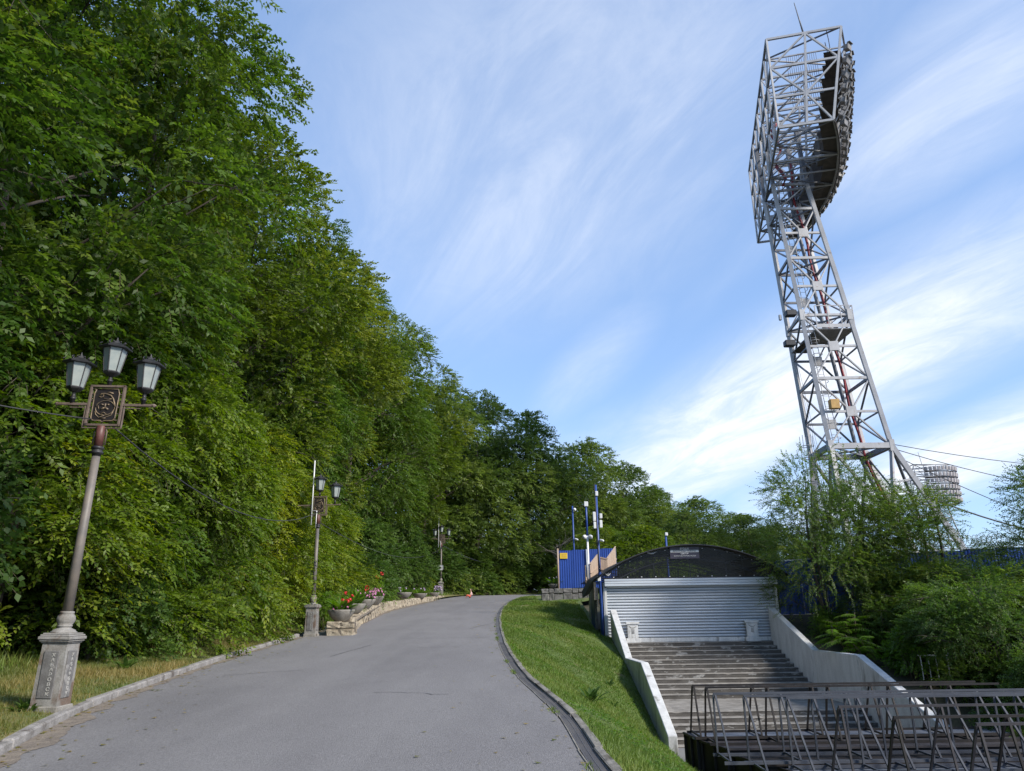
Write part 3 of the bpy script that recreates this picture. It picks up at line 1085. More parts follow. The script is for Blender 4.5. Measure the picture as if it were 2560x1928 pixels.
t = thing('utility_pole', 'thick blue pole with white boxes standing at the shutter corner', 'pole', (3.70, 32.84, 0.2))
MB().tube([(0, 0, 0), (0, 0, 6.7)], [.06, .055], 10).build('pole', 'bluepaint', t)
MB().tube([(-.05, -.02, 6.75), (-.04, -.08, 5.0), (-.02, -.085, 3.4), (.03, -.085, 2.9)], .025, 6).build('cable_bundle', 'cable', t)
for (dx, z, h) in ((.02, 6.30, .22), (-.13, 5.28, .42), (.16, 5.30, .22), (.15, 4.95, .34), (-.12, 4.90, .3)):
    box_antenna(t, (dx, -.05, z), h, .13)
cam_bullet(t, (.06, -.05, 4.25), (.6, -.8, -.2))
MB().bbox((-.05, -.09, 2.60), (.14, .1, .2), .02).build('junction_box', 'white', t)
t = thing('utility_pole', 'white and blue pole with round loudspeakers behind the shutter corner', 'pole', (3.60, 36.6, 1.1))
MB().tube([(0, 0, 0), (0, 0, 3.9)], [.055, .05], 10).build('lower_pole', 'white', t)
MB().tube([(0, 0, 3.9), (0, 0, 5.55)], [.055, .05], 10).build('upper_pole', 'bluepaint', t)
MB().tube([(0.0, -.03, 1.78), (.40, -.03, 1.78)], .035, 6).build('bracket', 'white', t)
box_antenna(t, (.0, -.04, 5.45), .25, .2)
for s in (-1, 1):
    MB().lathe([(.02, 0), (.11, .02), (.12, .05), (.06, .14), (.03, .18)], 12).build('loudspeaker', 'white', t, Matrix.Translation((s * .13, -.06, 3.82)) @ Matrix.Rotation(R(70), 4, 'X') @ Matrix.Rotation(R(s * 25), 4, 'Y'))
t = thing('utility_pole', 'thin blue pole behind the corrugated fence with a white camera', 'pole', (3.72, 46.6, 2.2))
MB().tube([(0, 0, 0), (0, 0, 5.6)], .05, 8).build('pole', 'bluepaint', t)
MB().lathe([(.02, 0), (.10, .02), (.11, .06), (.04, .16)], 12).build('floodlight', 'white', t, Matrix.Translation((.12, -.05, 5.35)) @ Matrix.Rotation(R(80), 4, 'X'))
cam_bullet(t, (.06, -.04, 3.55), (.8, -.5, -.3))
t = thing('utility_pole', 'short blue pole with a white lamp rising behind the canopy crown', 'pole', (9.17, 45, 1.8))
MB().tube([(0, 0, 0), (0, 0, 4.1)], .06, 8).build('pole', 'bluepaint', t)
MB().bbox((.03, -.06, 4.0), (.18, .12, .2), .03).build('lamp_unit', 'white', t)

# ------------------------------------------------------------------ corrugated fences
def sheet_mesh(w, h, mat='blue'):
    pts = []
    n = max(2, int(round(w / 0.137)))
    p = w / n
    for i in range(n):
        x = i * p
        pts += [(x + p * 0.04, 0.0), (x + p * 0.40, 0.0), (x + p * 0.54, -0.020), (x + p * 0.90, -0.020)]
    pts.append((w, 0.0))
    pts = [(max(0.003, min(w - 0.003, x)), y) for x, y in pts]
    k = len(pts)
    vs = [(x, y, 0) for x, y in pts] + [(x, y, h) for x, y in pts] + [(x, y + .003, 0) for x, y in pts] + [(x, y + .003, h) for x, y in pts]
    fs = [(i, i + 1, k + i + 1, k + i) for i in range(k - 1)] + [(2 * k + i + 1, 2 * k + i, 3 * k + i, 3 * k + i + 1) for i in range(k - 1)]
    return MB().add(vs, fs).mesh('sheet', mat)


def fence(name, label, pts, w, cap=True):
    """pts: list of (x, y, zfoot, ztop) corner points"""
    t = thing(name, label, 'fence')
    for i in range(len(pts) - 1):
        (xa, ya, fa, ta), (xb, yb, fb, tb) = pts[i], pts[i + 1]
        L_ = math.hypot(xb - xa, yb - ya)
        n = max(1, round(L_ / w))
        a = math.atan2(yb - ya, xb - xa)
        for k in range(n):
            u0, um = k / n, (k + .5) / n
            f = fa + (fb - fa) * um
            h = ta + (tb - ta) * um - f + random.uniform(-.015, .015)
            link('sheet', sheet_mesh(L_ / n, h), t, Matrix.Translation((xa + (xb - xa) * u0, ya + (yb - ya) * u0, f)) @ Matrix.Rotation(a, 4, 'Z'))
        for z0, z1 in ((fa + .4, fb + .4), (ta - .35, tb - .35)):
            beam('rail', (xa, ya + .05, z0), (xb, yb + .05, z1), .05, .05, 'greysteel', t)
        if cap:
            beam('cap_strip', (xa, ya - .01, ta + .02), (xb, yb - .01, tb + .02), .06, .03, 'zinc', t)
        for k in range(0, n + 1, 2):
            u = k / n
            x, y = xa + (xb - xa) * u, ya + (yb - ya) * u
            rod('post', (x, y + .10, fa + (fb - fa) * u - .3), (x, y + .10, ta + (tb - ta) * u), .04, 'greysteel', t, 6)
    rebase(t, (pts[0][0], pts[0][1], pts[0][2]))
    return t


t = fence('corrugated_fence', 'blue corrugated fence on the low grey wall beside the road crest', [(2.72, 46, 2.76, 5.0), (4.40, 46, 2.79, 5.04)], 0.84, False)
t2 = fence('corrugated_fence', 'blue corrugated fence behind the board parapet of the entrance', [(4.46, 46.1, 2.79, 5.06), (6.25, 46.1, 2.6, 5.13)], 0.9, False)
MB().tube([(2.66, 45.93, 2.3), (2.66, 45.93, 5.12)], .055, 8).build('end_post', 'wood', t, Matrix.Translation((-2.72, -46, -2.76)))
MB().tube([(4.43, 45.92, 2.75), (4.43, 45.92, 5.05)], .05, 8).build('end_post', 'zinc', t, Matrix.Translation((-2.72, -46, -2.76)))
fence('corrugated_fence', 'long blue corrugated fence behind the shrubs below the floodlight tower', [(11.55, 33.3, 1.2, 3.46), (15.5, 32.6, 1.3, 3.62), (20, 31.2, 1.5, 3.78), (27, 30.2, 1.6, 4.0), (46, 28.5, 1.6, 4.2)], 1.1)
y_ = thing('notice_board', 'small yellow notice on the blue fence beside the road crest', 'sign', (3.02, 45.93, 4.68))
MB().bbox((0, 0, 0), (0.46, 0.02, 0.34), .004).build('plate', 'yellow', y_)
for k in range(4):
    bar('text_line', (0.0, -0.013, 0.10 - k * 0.065), (0.32 - 0.05 * (k % 2), 0.004, 0.022), 'ochre', y_)
# coil of wire on the fence
co = MB()
co.tube([(17.9 + 2.6 * i / 220, 31.7 - .7 * i / 220 + .22 * math.sin(i * .42), 3.88 + .22 + .22 * math.cos(i * .42)) for i in range(221)], .012, 4)
tag(co.build('razor_wire', 'greyplastic'), 'coil of wire lying along the top of the long blue fence', 'wire')

# grey block wall under the small fence
bw = thing('block_wall', 'low grey rough block wall under the small blue fence', 'wall', (1.6, 45.9, 2.2))
x = 0.0
rr = random.Random(9)
while x < 2.75:
    w = rr.uniform(.30, .62)
    hs = rr.uniform(.2, .34)
    for (z0_, z1_) in ((-.35, hs), (hs + .015, .555 + rr.uniform(-.02, .02))):
        m = MB().bbox((x + w / 2, .12, (z0_ + z1_) / 2), (w - .02, .36 + rr.uniform(-.03, .03), z1_ - z0_), .03)
        m.v = [(a + rr.uniform(-.015, .015), b + rr.uniform(-.03, .03), c + rr.uniform(-.015, .015)) for a, b, c in m.v]
        m.build('block', 'greystone', bw)
    x += w

# board parapet: vertical planks in a zigzag
pb = thing('board_parapet', 'unpainted zigzag board parapet above the dark entrance side', 'parapet')


def boards(a, b, za, zb, ha, hb, n):
    ax, ay = a
    bx2, by2 = b
    ang_ = math.atan2(by2 - ay, bx2 - ax)
    L_ = math.hypot(bx2 - ax, by2 - ay)
    w = L_ / n
    for i in range(n):
        u = (i + .5) / n
        z = za + (zb - za) * u
        h = ha + (hb - ha) * u
        sk = (zb - za) / L_ * w / 2 * .96
        hk = (zb + hb - za - ha) / L_ * w / 2 * .96
        x0, x1 = -w * .48, w * .48
        vs = [(x0, -.012, -sk), (x1, -.012, sk), (x1, -.012, h + hk), (x0, -.012, h - hk), (x0, .012, -sk), (x1, .012, sk), (x1, .012, h + hk), (x0, .012, h - hk)]
        MB().add(vs, [(0, 1, 2, 3), (7, 6, 5, 4), (0, 4, 5, 1), (1, 5, 6, 2), (2, 6, 7, 3), (3, 7, 4, 0)]).build(
            'board', 'wood', pb, Matrix.Translation((ax + (bx2 - ax) * u, ay + (by2 - ay) * u, z)) @ Matrix.Rotation(ang_, 4, 'Z'))
    off = Vector((math.sin(ang_), -math.cos(ang_), 0)) * .03
    for f in (.32,):
        beam('batten', Vector((ax, ay, za + ha * f)) + off, Vector((bx2, by2, zb + hb * f)) + off, .05, .03, 'wood', pb)
    beam('top_rail', Vector((ax, ay, za + ha + .01)) + off * .3, Vector((bx2, by2, zb + hb + .01)) + off * .3, .05, .06, 'wood', pb)


boards((3.42, 36.3), (3.46, 36.9), 2.55, 2.95, .98, .62, 3)
boards((3.66, 36.5), (4.26, 38.5), 3.00, 3.30, .62, .90, 7)
boards((4.30, 38.5), (4.74, 38.45), 3.25, 3.10, .84, .88, 4)
boards((4.74, 38.5), (5.54, 41.0), 3.10, 3.85, .90, .94, 9)
rebase(pb, (4.0, 37, 2.6))

# ------------------------------------------------------------------ street lamps
def hexa(r0, r1, z0, z1, n=6, rot=0.0):
    return [(r0, z0), (r1, z1)]


def lantern(t, x, z, tail=0.20):
    """hexagonal lantern; z is the foot of its stem"""
    T = Matrix.Translation((x, 0, z))
    MB().lathe([(.030, 0), (.030, .05), (.040, .055), (.040, .085), (.026, .09), (.026, tail - .03), (.055, tail - .02)], 10).build('lantern_stem', 'ironblack', t, T)
    b = MB().lathe([(.05, tail - .03), (.105, tail + .01), (.118, tail + .03), (.118, tail + .045)], 6, smooth=False, rot0=R(30))
    b.build('lantern_base', 'ironblack', t, T)
    z0, z1 = tail + .045, tail + .40
    r0, r1 = .108, .165
    gl = MB()
    gl.lathe([(r0, z0), (r1, z1)], 6, smooth=False, rot0=R(30))
    gl.build('lantern_glass', 'lantern', t, T)
    rb = MB()
    for k in range(6):
        a = R(30 + 60 * k)
        rb.tube([(math.cos(a) * (r0 + .002), math.sin(a) * (r0 + .002), z0), (math.cos(a) * (r1 + .002), math.sin(a) * (r1 + .002), z1)], .0095, 4, smooth=False)
    rb.build('lantern_bars', 'ironblack', t, T)
    rf = MB().lathe([(.17, z1), (.232, z1 + .004), (.238, z1 + .022), (.205, z1 + .045), (.10, z1 + .092), (.075, z1 + .10), (.06, z1 + .125)], 6, smooth=False, rot0=R(30))
    rf.lathe([(.045, z1 + .12), (.03, z1 + .135), (.028, z1 + .15), (.012, z1 + .165), (.016, z1 + .175), (.003, z1 + .205)], 8)
    for k in range(6):
        a = R(30 + 60 * k)
        rf.tube([(math.cos(a) * .215, math.sin(a) * .215, z1 + .035), (math.cos(a) * .225, math.sin(a) * .225, z1 + .07), (math.cos(a) * .19, math.sin(a) * .19, z1 + .09)], .010, 4)
        rf.tube([(math.cos(a) * .09, math.sin(a) * .09, z1 + .095), (math.cos(a) * .10, math.sin(a) * .10, z1 + .125)], .010, 4)
    rf.build('lantern_roof', 'ironblack', t, T)


def ring(pts, r, closed=True):
    p = list(pts)
    if closed:
        p.append(p[0])
    return p, r


def emblem(t, z, w=.26, h=.36, K=1.36):
    """shield with a ring, a bear's head over it and a three-armed sign inside, in raised line work on dark plate"""
    y = -0.030
    sh_ = []
    for k in range(9):
        a = math.pi + math.pi / 2 * k / 8
        sh_.append((-w / 2 + .04 + .04 * math.cos(a), -h / 2 + .04 + .04 * math.sin(a)))
    bot = [(-.02, -h / 2), (0, -h / 2 - .018), (.02, -h / 2)]
    rgt = [(-x_, z_) for x_, z_ in sh_[::-1]]
    out = [(-w / 2 + .012, h / 2), (-w / 2 - .004, h / 2 - .05)] + sh_ + bot + rgt + [(w / 2 + .004, h / 2 - .05), (w / 2 - .012, h / 2)]
    MB().prism([(x_ * K, z + z_ * K) for x_, z_ in out], 1, -0.012, 0.012).build('plaque_plate', 'plaque', t)
    e = MB()

    def line(pts, r=.006, closed=False):
        p = [(x_ * K, y + .015, z + z_ * K) for x_, z_ in pts]
        if closed:
            p.append(p[0])
        e.tube(p, r * 1.3, 5)

    line(out, .008, True)
    line([(.103 * math.cos(a) + .005, -.035 + .083 * math.sin(a)) for a in np.linspace(0, 2 * math.pi, 25)], .0065)
    line([(-.075, .105), (-.055, .125), (-.02, .128), (.01, .120), (.05, .105), (.078, .07), (.098, .02), (.112, -.02)], .010)
    line([(-.085, .098), (-.06, .085), (-.03, .09), (-.035, .115)], .006)
    line([(.0, .135), (.03, .142), (.07, .13)], .009)
    line([(-.03, .075), (.02, .062), (.06, .07)], .006)
    for a in (90, 210, 330):
        c, s = math.cos(R(a)), math.sin(R(a))
        line([(.003, -.03), (.003 + .045 * c, -.03 + .045 * s)], .0115)
    line([(-.045, .005), (-.018, .0)], .010)
    line([(.045, .005), (.024, .0)], .010)
    line([(-.075, -.01), (-.06, -.05)], .005)
    line([(-.095, -.075), (-.085, -.11), (-.045, -.145), (.02, -.115)], .006)
    line([(.10, -.07), (.085, -.115), (.03, -.14), (-.035, -.155)], .006)
    line([(-.03, -.105), (.0, -.085), (.03, -.105), (.0, -.12), (-.03, -.105)], .007)
    line([(-.01, -.155), (.03, -.150)], .008)
    e.build('emblem_relief', 'bronze', t)


def street_lamp(label, loc, rz=0.0, tilt=None, missing=(), letters=True, conduit=False):
    t = thing('street_lamp', label, 'street lamp', loc, rz, 'three-lantern street lamps along the road', tilt)
    bm_ = MB()
    w0, w1 = .345, .325
    bm_.add([(-w0 / 2, -w0 / 2, .05), (w0 / 2, -w0 / 2, .05), (w0 / 2, w0 / 2, .05), (-w0 / 2, w0 / 2, .05),
             (-w1 / 2, -w1 / 2, .84), (w1 / 2, -w1 / 2, .84), (w1 / 2, w1 / 2, .84), (-w1 / 2, w1 / 2, .84)],
            [(3, 2, 1, 0), (4, 5, 6, 7), (0, 1, 5, 4), (1, 2, 6, 5), (2, 3, 7, 6), (3, 0, 4, 7)])
    bm_.build('pedestal', 'pedestal', t)
    MB().bbox((0, 0, -.08), (.40, .40, .28), .012).build('footing', 'concrete', t)
    c = MB()
    for (w, z, h) in ((.365, .852, .02), (.40, .875, .026), (.43, .908, .040), (.40, .940, .026), (.36, .962, .02)):
        c.bbox((0, 0, z), (w, w, h), .007)
    c.build('pedestal_cap', 'pedestal', t)
    for (ax, sx) in (('front', 0), ('side', 1)):
        T = Matrix.Rotation(R(90 * sx), 4, 'Z')
        pn = MB().bbox((-.01, -.172, .45), (.205, .022, .60), .010).build('panel', 'pedpanel', t, T)
        if letters:
            lm = MB()
            ml = text_mesh('Х\nА\nБ\nА\nР\nО\nВ\nС\nК', .072, 'lettering', .004)
            link('lettering', ml, pn, T @ Matrix.Translation((.025 if sx == 0 else -.01, -.185, .45)) @ Matrix.Rotation(R(90), 4, 'X') @ Matrix.Diagonal((1.0, .84, 1, 1)))
    MB().lathe([(.165, .97), (.165, .985), (.145, .995), (.14, 1.01), (.115, 1.02), (.085, 1.035), (.085, 1.05), (.095, 1.055), (.095, 1.07), (.085, 1.075), (.11, 1.11), (.118, 1.15),
                (.11, 1.19), (.085, 1.22), (.09, 1.225), (.09, 1.25), (.075, 1.255)], 20).build('baluster', 'pedestal', t)
    MB().lathe([(.068, 1.25), (.062, 2.2), (.055, 3.45)], 14).build('pole', 'polegrey', t)
    MB().lathe([(.058, 3.43), (.06, 3.46), (.085, 3.47), (.085, 3.50), (.07, 3.51), (.07, 3.53), (.085, 3.54), (.085, 3.565), (.065, 3.58)], 14).build('collar', 'ironblack', t)
    MB().lathe([(.064, 3.57), (.062, 3.88), (.055, 3.885)], 14).build('sleeve', 'maroon', t)
    fr = MB()
    for (x_, z_, dx, dz) in ((-.245, 4.20, .035, .63), (.245, 4.20, .035, .63), (0, 3.90, .525, .035), (0, 4.50, .525, .035)):
        fr.bbox((x_, 0, z_), (dx, .05, dz), .005)
    for s in (-1, 1):
        fr.bbox((s * .285, 0, 4.03), (.015, .03, .34), .003)
        fr.bbox((s * .16, 0, 3.855), (.26, .03, .015), .003)
        for k in range(5):
            fr.box((s * .268, 0, 3.90 + k * .07), (.03, .012, .012))
            fr.box((s * .20, 0, 3.98 + k * .1), (.06, .012, .012))
        for k in range(3):
            fr.box((s * (.05 + k * .07), 0, 3.872), (.012, .012, .03))
            fr.tube([(s * (.04 + k * .07), 0, 4.44), (s * (.065 + k * .07), 0, 4.47), (s * (.09 + k * .07), 0, 4.44)], .007, 4)
        fr.tube([(s * .09, 0, 3.60), (s * .09, 0, 3.80), (s * .065, 0, 3.86)], .011, 5)
    fr.build('plaque_frame', 'rust', t)
    emblem(t, 4.21)
    a_ = MB()
    for s in (-1, 1):
        a_.bbox((s * .48, 0, 4.215), (.44, .04, .04), .005)
        a_.bbox((s * .40, 0, 4.165), (.24, .02, .014), .003)
        a_.lathe([(.03, 0), (.032, .02), (.004, .06)], 6, smooth=False)
        a_.v[-18:] = [(s * (.70 + z_), x_, 4.215 + y2) for x_, y2, z_ in a_.v[-18:]]
    a_.build('arm', 'rust', t)
    if 'left' not in missing:
        lantern(t, -.50, 4.235)
    lantern(t, .0, 4.52, .17)
    lantern(t, .55, 4.235)
    if conduit:
        MB().tube([(-.22, -.05, 3.55), (-.22, -.05, 5.75)], .022, 6).build('antenna_mast', 'white', t)
        MB().tube([(-.22, -.05, 4.02), (-.05, -.05, 4.02), (-.05, -.06, 3.45)], .018, 6).build('conduit', 'white', t)
    return t


LAMP1 = (-6.22, 10.55, 0.40)
LAMP2 = (-6.62, 25.0, 0.86)
LAMP3 = (-5.62, 57.5, 2.66)
LAMP4 = (4.3, 82.0, 3.0)
street_lamp('nearest tilted three-lantern street lamp on a lettered pedestal in the dry verge', LAMP1, R(2), (0, R(1.6)))
street_lamp('two-lantern street lamp with a white mast beside the flower planters', LAMP2, R(-4), (0, R(-.2)), ('left',), conduit=True)
t = street_lamp('street lamp with a small round notice at the far end of the stone wall', LAMP3, 0, None, (), False, True)
MB().bbox((-.02, -.08, 2.05), (.42, .03, .40), .06).build('notice_plate', 'greyplastic', t)
t = street_lamp('far street lamp half hidden by the small blue fence', LAMP4, 0, (0, R(-1.5)), (), False, True)

# ------------------------------------------------------------------ overhead cables between the lamps
def wire(label, a, b, sag, r=.012, mat='cable'):
    o = MB().tube(catenary(a, b, sag), r, 5).build('overhead_cable', mat)
    return tag(o, label, 'cable')


wire('dark cable running into the nearest street lamp from the picture edge', (-8.2, 7.2, 4.42), (-6.25, 10.5, 4.38), .10, .010)
wire('dark cable sagging between the nearest lamp and the second lamp', (-5.95, 10.55, 4.28), (-6.65, 25.0, 4.85), .75, .011)
wire('thin cable between the second lamp and the third lamp', (-6.6, 25.0, 4.5), (-5.65, 57.5, 6.1), .9, .012)
wire('thin pale cable between the third lamp and the far lamp', (-5.6, 57.5, 6.4), (4.2, 82.0, 6.9), 1.3, .016, 'greysteel')

# ------------------------------------------------------------------ stone walls and planters
def stone_block(t, x, y, z, d, rz, rnd, sub=2):
    bm = bmesh.new()
    bmesh.ops.create_cube(bm, size=1.0)
    bmesh.ops.scale(bm, vec=d, verts=bm.verts)
    bmesh.ops.bevel(bm, geom=bm.edges[:], offset=min(d) * .12, segments=1, affect='EDGES')
    bmesh.ops.subdivide_edges(bm, edges=bm.edges[:], cuts=1, use_grid_fill=True)
    for v in bm.verts:
        v.co += Vector((rnd.uniform(-1, 1), rnd.uniform(-1, 1), rnd.uniform(-1, 1))) * min(d) * .075
    bmesh.ops.recalc_face_normals(bm, faces=bm.faces)
    me = bpy.data.meshes.new('stone')
    bm.to_mesh(me)
    bm.free()
    me.materials.append(M['stone'])
    link('stone', me, t, Matrix.Translation((x, y, z)) @ Matrix.Rotation(rz, 4, 'Z'))


rnd = random.Random(4)
sw = thing('stone_wall', 'low pale stone wall with flower bowls beside the second lamp', 'wall', (-6.4, 25.4, 0.8))
# face towards the camera
zb = float(road_z(25.1))
for (x_, w, z_, h) in ((-.05, .90, .10, .30), (-.28, .44, .36, .20), (.18, .46, .35, .18)):
    stone_block(sw, x_ + .75, -.15, z_ - .02 + zb - .8, (w, .46, h), R(-3), rnd)
wl = [(24.8, -5.24), (27.2, -5.60), (29.6, -5.94), (33.35, -6.16), (38.0, -6.42)]
yv = 25.5
while yv < 37.2:
    w = rnd.uniform(.45, .85)
    xw = float(np.interp(yv + w / 2, [a for a, b in wl], [b for a, b in wl]))
    zz = float(road_z(yv + w / 2))
    hh = .50 + rnd.uniform(-.04, .05)
    rz_ = R(7 if yv < 30 else 3.5) + rnd.uniform(-.05, .05)
    if rnd.random() < .35:
        h1 = hh * rnd.uniform(.45, .6)
        stone_block(sw, xw - .18 + 6.4, yv + w / 2 - 25.4, zz - .8 + h1 / 2 - .03, (.36, w - .05, h1), rz_, rnd)
        stone_block(sw, xw - .20 + 6.4, yv + w / 2 - 25.4, zz - .8 + h1 + (hh - h1) / 2 - .02, (.36, w - .06, hh - h1 - .03), rz_, rnd)
    else:
        stone_block(sw, xw - .18 + 6.4, yv + w / 2 - 25.4, zz - .8 + hh / 2 - .03, (.36, w - .05, hh), rz_, rnd)
    yv += w
# back fill
MB().add([(.25, .1, .40), (.95, .1, .40), (.05, 11.4, 1.12), (-.9, 11.4, 1.12)], [(0, 1, 2, 3)]).build('soil_fill', 'dirt', sw)
sw2 = thing('stone_wall', 'low pale stone wall receding to the third lamp', 'wall', (-6.3, 37.5, 1.55))
yv = 37.3
while yv < 54:
    w = rnd.uniform(.7, 1.3)
    xw = float(np.interp(yv, [37.3, 44, 50, 55], [-6.45, -5.95, -5.45, -5.05]))
    zz = float(road_z(yv + w / 2))
    hh = .50 - (yv - 37) * .017
    stone_block(sw2, xw - .20 + 6.3, yv + w / 2 - 37.5, zz - 1.55 + hh / 2 - .05, (.45, w - .02, hh), R(-4), rnd)
    yv += w

PR = [(.02, 0), (.16, .0), (.20, .03), (.30, .12), (.40, .25), (.455, .36), (.46, .40), (.44, .405), (.42, .40), (.40, .34), (.05, .33)]
bowl_mesh = MB().lathe(PR, 24).mesh('bowl', 'concrete')
soil_mesh = MB().lathe([(.01, .335), (.40, .345)], 18).mesh('soil', 'dirt')


def leaf_blades(mb, rnd, n, rad, L0, L1, W, z0, up=.75):
    """broad canna-like leaves, each a folded strip of three segments"""
    for _ in range(n):
        a = rnd.uniform(0, 6.283)
        r0 = rnd.uniform(0, rad)
        L_ = rnd.uniform(L0, L1)
        th = rnd.uniform(.2, 1.0) * up
        b = Vector((math.cos(a) * r0, math.sin(a) * r0, z0))
        d = Vector((math.cos(a) * math.sin(th), math.sin(a) * math.sin(th), math.cos(th)))
        s = Vector((-math.sin(a), math.cos(a), 0))
        p = b
        vs = []
        for k, wf in enumerate((.15, .9, 1.0, .55, .02)):
            vs += [p - s * W * wf / 2 + Vector((0, 0, W * wf * .18)), p, p + s * W * wf / 2 + Vector((0, 0, W * wf * .18))]
            p = p + d * L_ / 4
            d = (d + Vector((math.cos(a) * .12, math.sin(a) * .12, -.20))).normalized()
        fs = []
        for k in range(4):
            for c in (0, 1):
                i = k * 3 + c
                fs.append((i, i + 1, i + 4, i + 3))
        mb.add(vs, fs, True)


def blossom(mb, rnd, p, s, n=7):
    for _ in range(n):
        d = Vector((rnd.gauss(0, 1), rnd.gauss(0, 1), rnd.gauss(.4, .8))).normalized()
        q = Vector(p) + d * s * .5
        u = d.orthogonal().normalized()
        v = d.cross(u)
        mb.add([q - u * s * .42, q + v * s * .42 + d * s * .2, q + u * s * .42, q - v * s * .42 + d * s * .2], [(0, 1, 2, 3)])


def set_tint(o, rnd, lo=.2, hi=.8):
    me = o.data
    at = me.attributes.new('tint', 'FLOAT', 'FACE')
    at.data.foreach_set('value', [rnd.uniform(lo, hi) for _ in me.polygons])
    return o


def plant_set(name, label, cat, loc, seed, leafy, blossoms, mat='leaf_bright', bmat='flower_red', group=None):
    """leafy: (n, spread, L0, L1, W, up); blossoms: list of (x, y, z, size)"""
    rnd = random.Random(seed)
    t = thing(name, label, cat, loc, 0, group)
    mb = MB()
    leaf_blades(mb, rnd, leafy[0], leafy[1], leafy[2], leafy[3], leafy[4], .30, leafy[5])
    o = mb.build('leaves', mat, t)
    set_tint(o, rnd)
    if blossoms:
        sb, st = MB(), MB()
        for (x, y, z, s) in blossoms:
            blossom(sb, rnd, (x, y, z), s, 12)
            st.tube([(x * .4, y * .4, .3), (x, y, z)], .008, 4)
        sb.build('blossoms', bmat, t)
        set_tint(st.build('stems', mat, t), rnd)
    return t


BOWLS = [
    ('large weathered concrete bowl on the front end of the stone wall', (-5.80, 25.5, 1.26), .98, 'canna'),
    ('second concrete bowl along the near stone wall', (-6.02, 28.6, 1.50), .92, 'canna2'),
    ('third concrete bowl along the near stone wall', (-6.22, 31.6, 1.68), .95, 'pink'),
    ('fourth concrete bowl along the near stone wall', (-6.40, 34.6, 1.85), .95, 'pink2'),
    ('small bowl raised on the far stone wall end', (-6.55, 37.2, 2.28), .60, 'red'),
    ('first shallow bowl on the receding stone wall', (-6.15, 42.0, 2.22), .98, 'green'),
    ('second shallow bowl on the receding stone wall', (-5.85, 46.8, 2.26), .98, 'green'),
    ('third shallow bowl on the receding stone wall', (-5.55, 51.6, 2.40), .98, 'lilac'),
    ('single bowl standing on the grey block wall by the far lamp', (2.35, 46.35, 2.78), .72, 'far'),
]
for i, (lab, loc, sc, kind) in enumerate(BOWLS):
    t = thing('planter_bowl', lab, 'planter', loc, 0.3 * i, 'concrete flower bowls on the stone walls')
    S = Matrix.Diagonal((sc, sc, sc * (1.0 if i < 5 else .85), 1))
    link('bowl', bowl_mesh, t, S)
    link('soil', soil_mesh, t, S)
    rr = random.Random(40 + i)
    if kind == 'canna':
        plant_set('canna_flower', 'red flowering broad-leaved plant in the large front bowl', 'flowers', loc, i, (46, .26, .40, .75, .15, .9),
                  [(.05, -.1, .70, .08), (.12, 0, .92, .085), (.33, .1, .84, .07), (.22, -.2, .66, .11), (-.20, .05, .58, .07), (.30, -.1, .70, .10)])
        plant_set('petunia', 'small pink flowers trailing over the large front bowl', 'flowers', loc, i + 50, (60, .36, .14, .28, .05, 1.3),
                  [(rr.uniform(-.36, .36), rr.uniform(-.36, .1), rr.uniform(.40, .48), .05) for _ in range(12)], 'leaf_shrub', 'flower_pink')
    elif kind == 'canna2':
        plant_set('canna_flower', 'single red flowering broad-leaved plant in the second bowl', 'flowers', loc, i, (40, .26, .40, .8, .14, .9), [(.45, 0, .95, .11), (.40, .05, .85, .09)])
    elif kind in ('pink', 'pink2'):
        plant_set('phlox', 'pink flower mound in the ' + ('third' if kind == 'pink' else 'fourth') + ' bowl', 'flowers', loc, i, (110, .34, .2, .42, .05, 1.1),
                  [(rr.uniform(-.45, .45), rr.uniform(-.4, .3), rr.uniform(.42, .74), .07) for _ in range(20)], 'leaf_shrub', 'flower_pink')
    elif kind == 'red':
        plant_set('canna_flower', 'red flowers above the small raised bowl', 'flowers', loc, i, (26, .2, .3, .7, .10, .7), [(-.25, 0, .9, .12), (.0, 0, 1.08, .13)])
    elif kind == 'lilac':
        plant_set('bedding_plant', 'green plants with lilac flowers in the third shallow bowl', 'flowers', loc, i, (80, .36, .2, .45, .06, 1.1),
                  [(rr.uniform(.1, .6), rr.uniform(-.4, .2), rr.uniform(.45, .75), .09) for _ in range(16)], 'leaf_bright', 'flower_lilac')
    else:
        nm = {5: 'first shallow bowl', 6: 'second shallow bowl', 8: 'bowl on the grey block wall'}[i]
        plant_set('bedding_plant', 'leafy green plants filling the ' + nm, 'flowers', loc, i, (90, .36, .2, .55, .06, 1.1),
                  [(rr.uniform(-.4, .4), rr.uniform(-.4, .3), rr.uniform(.4, .65), .07) for _ in range(6)], 'leaf_bright', 'flower_lilac')

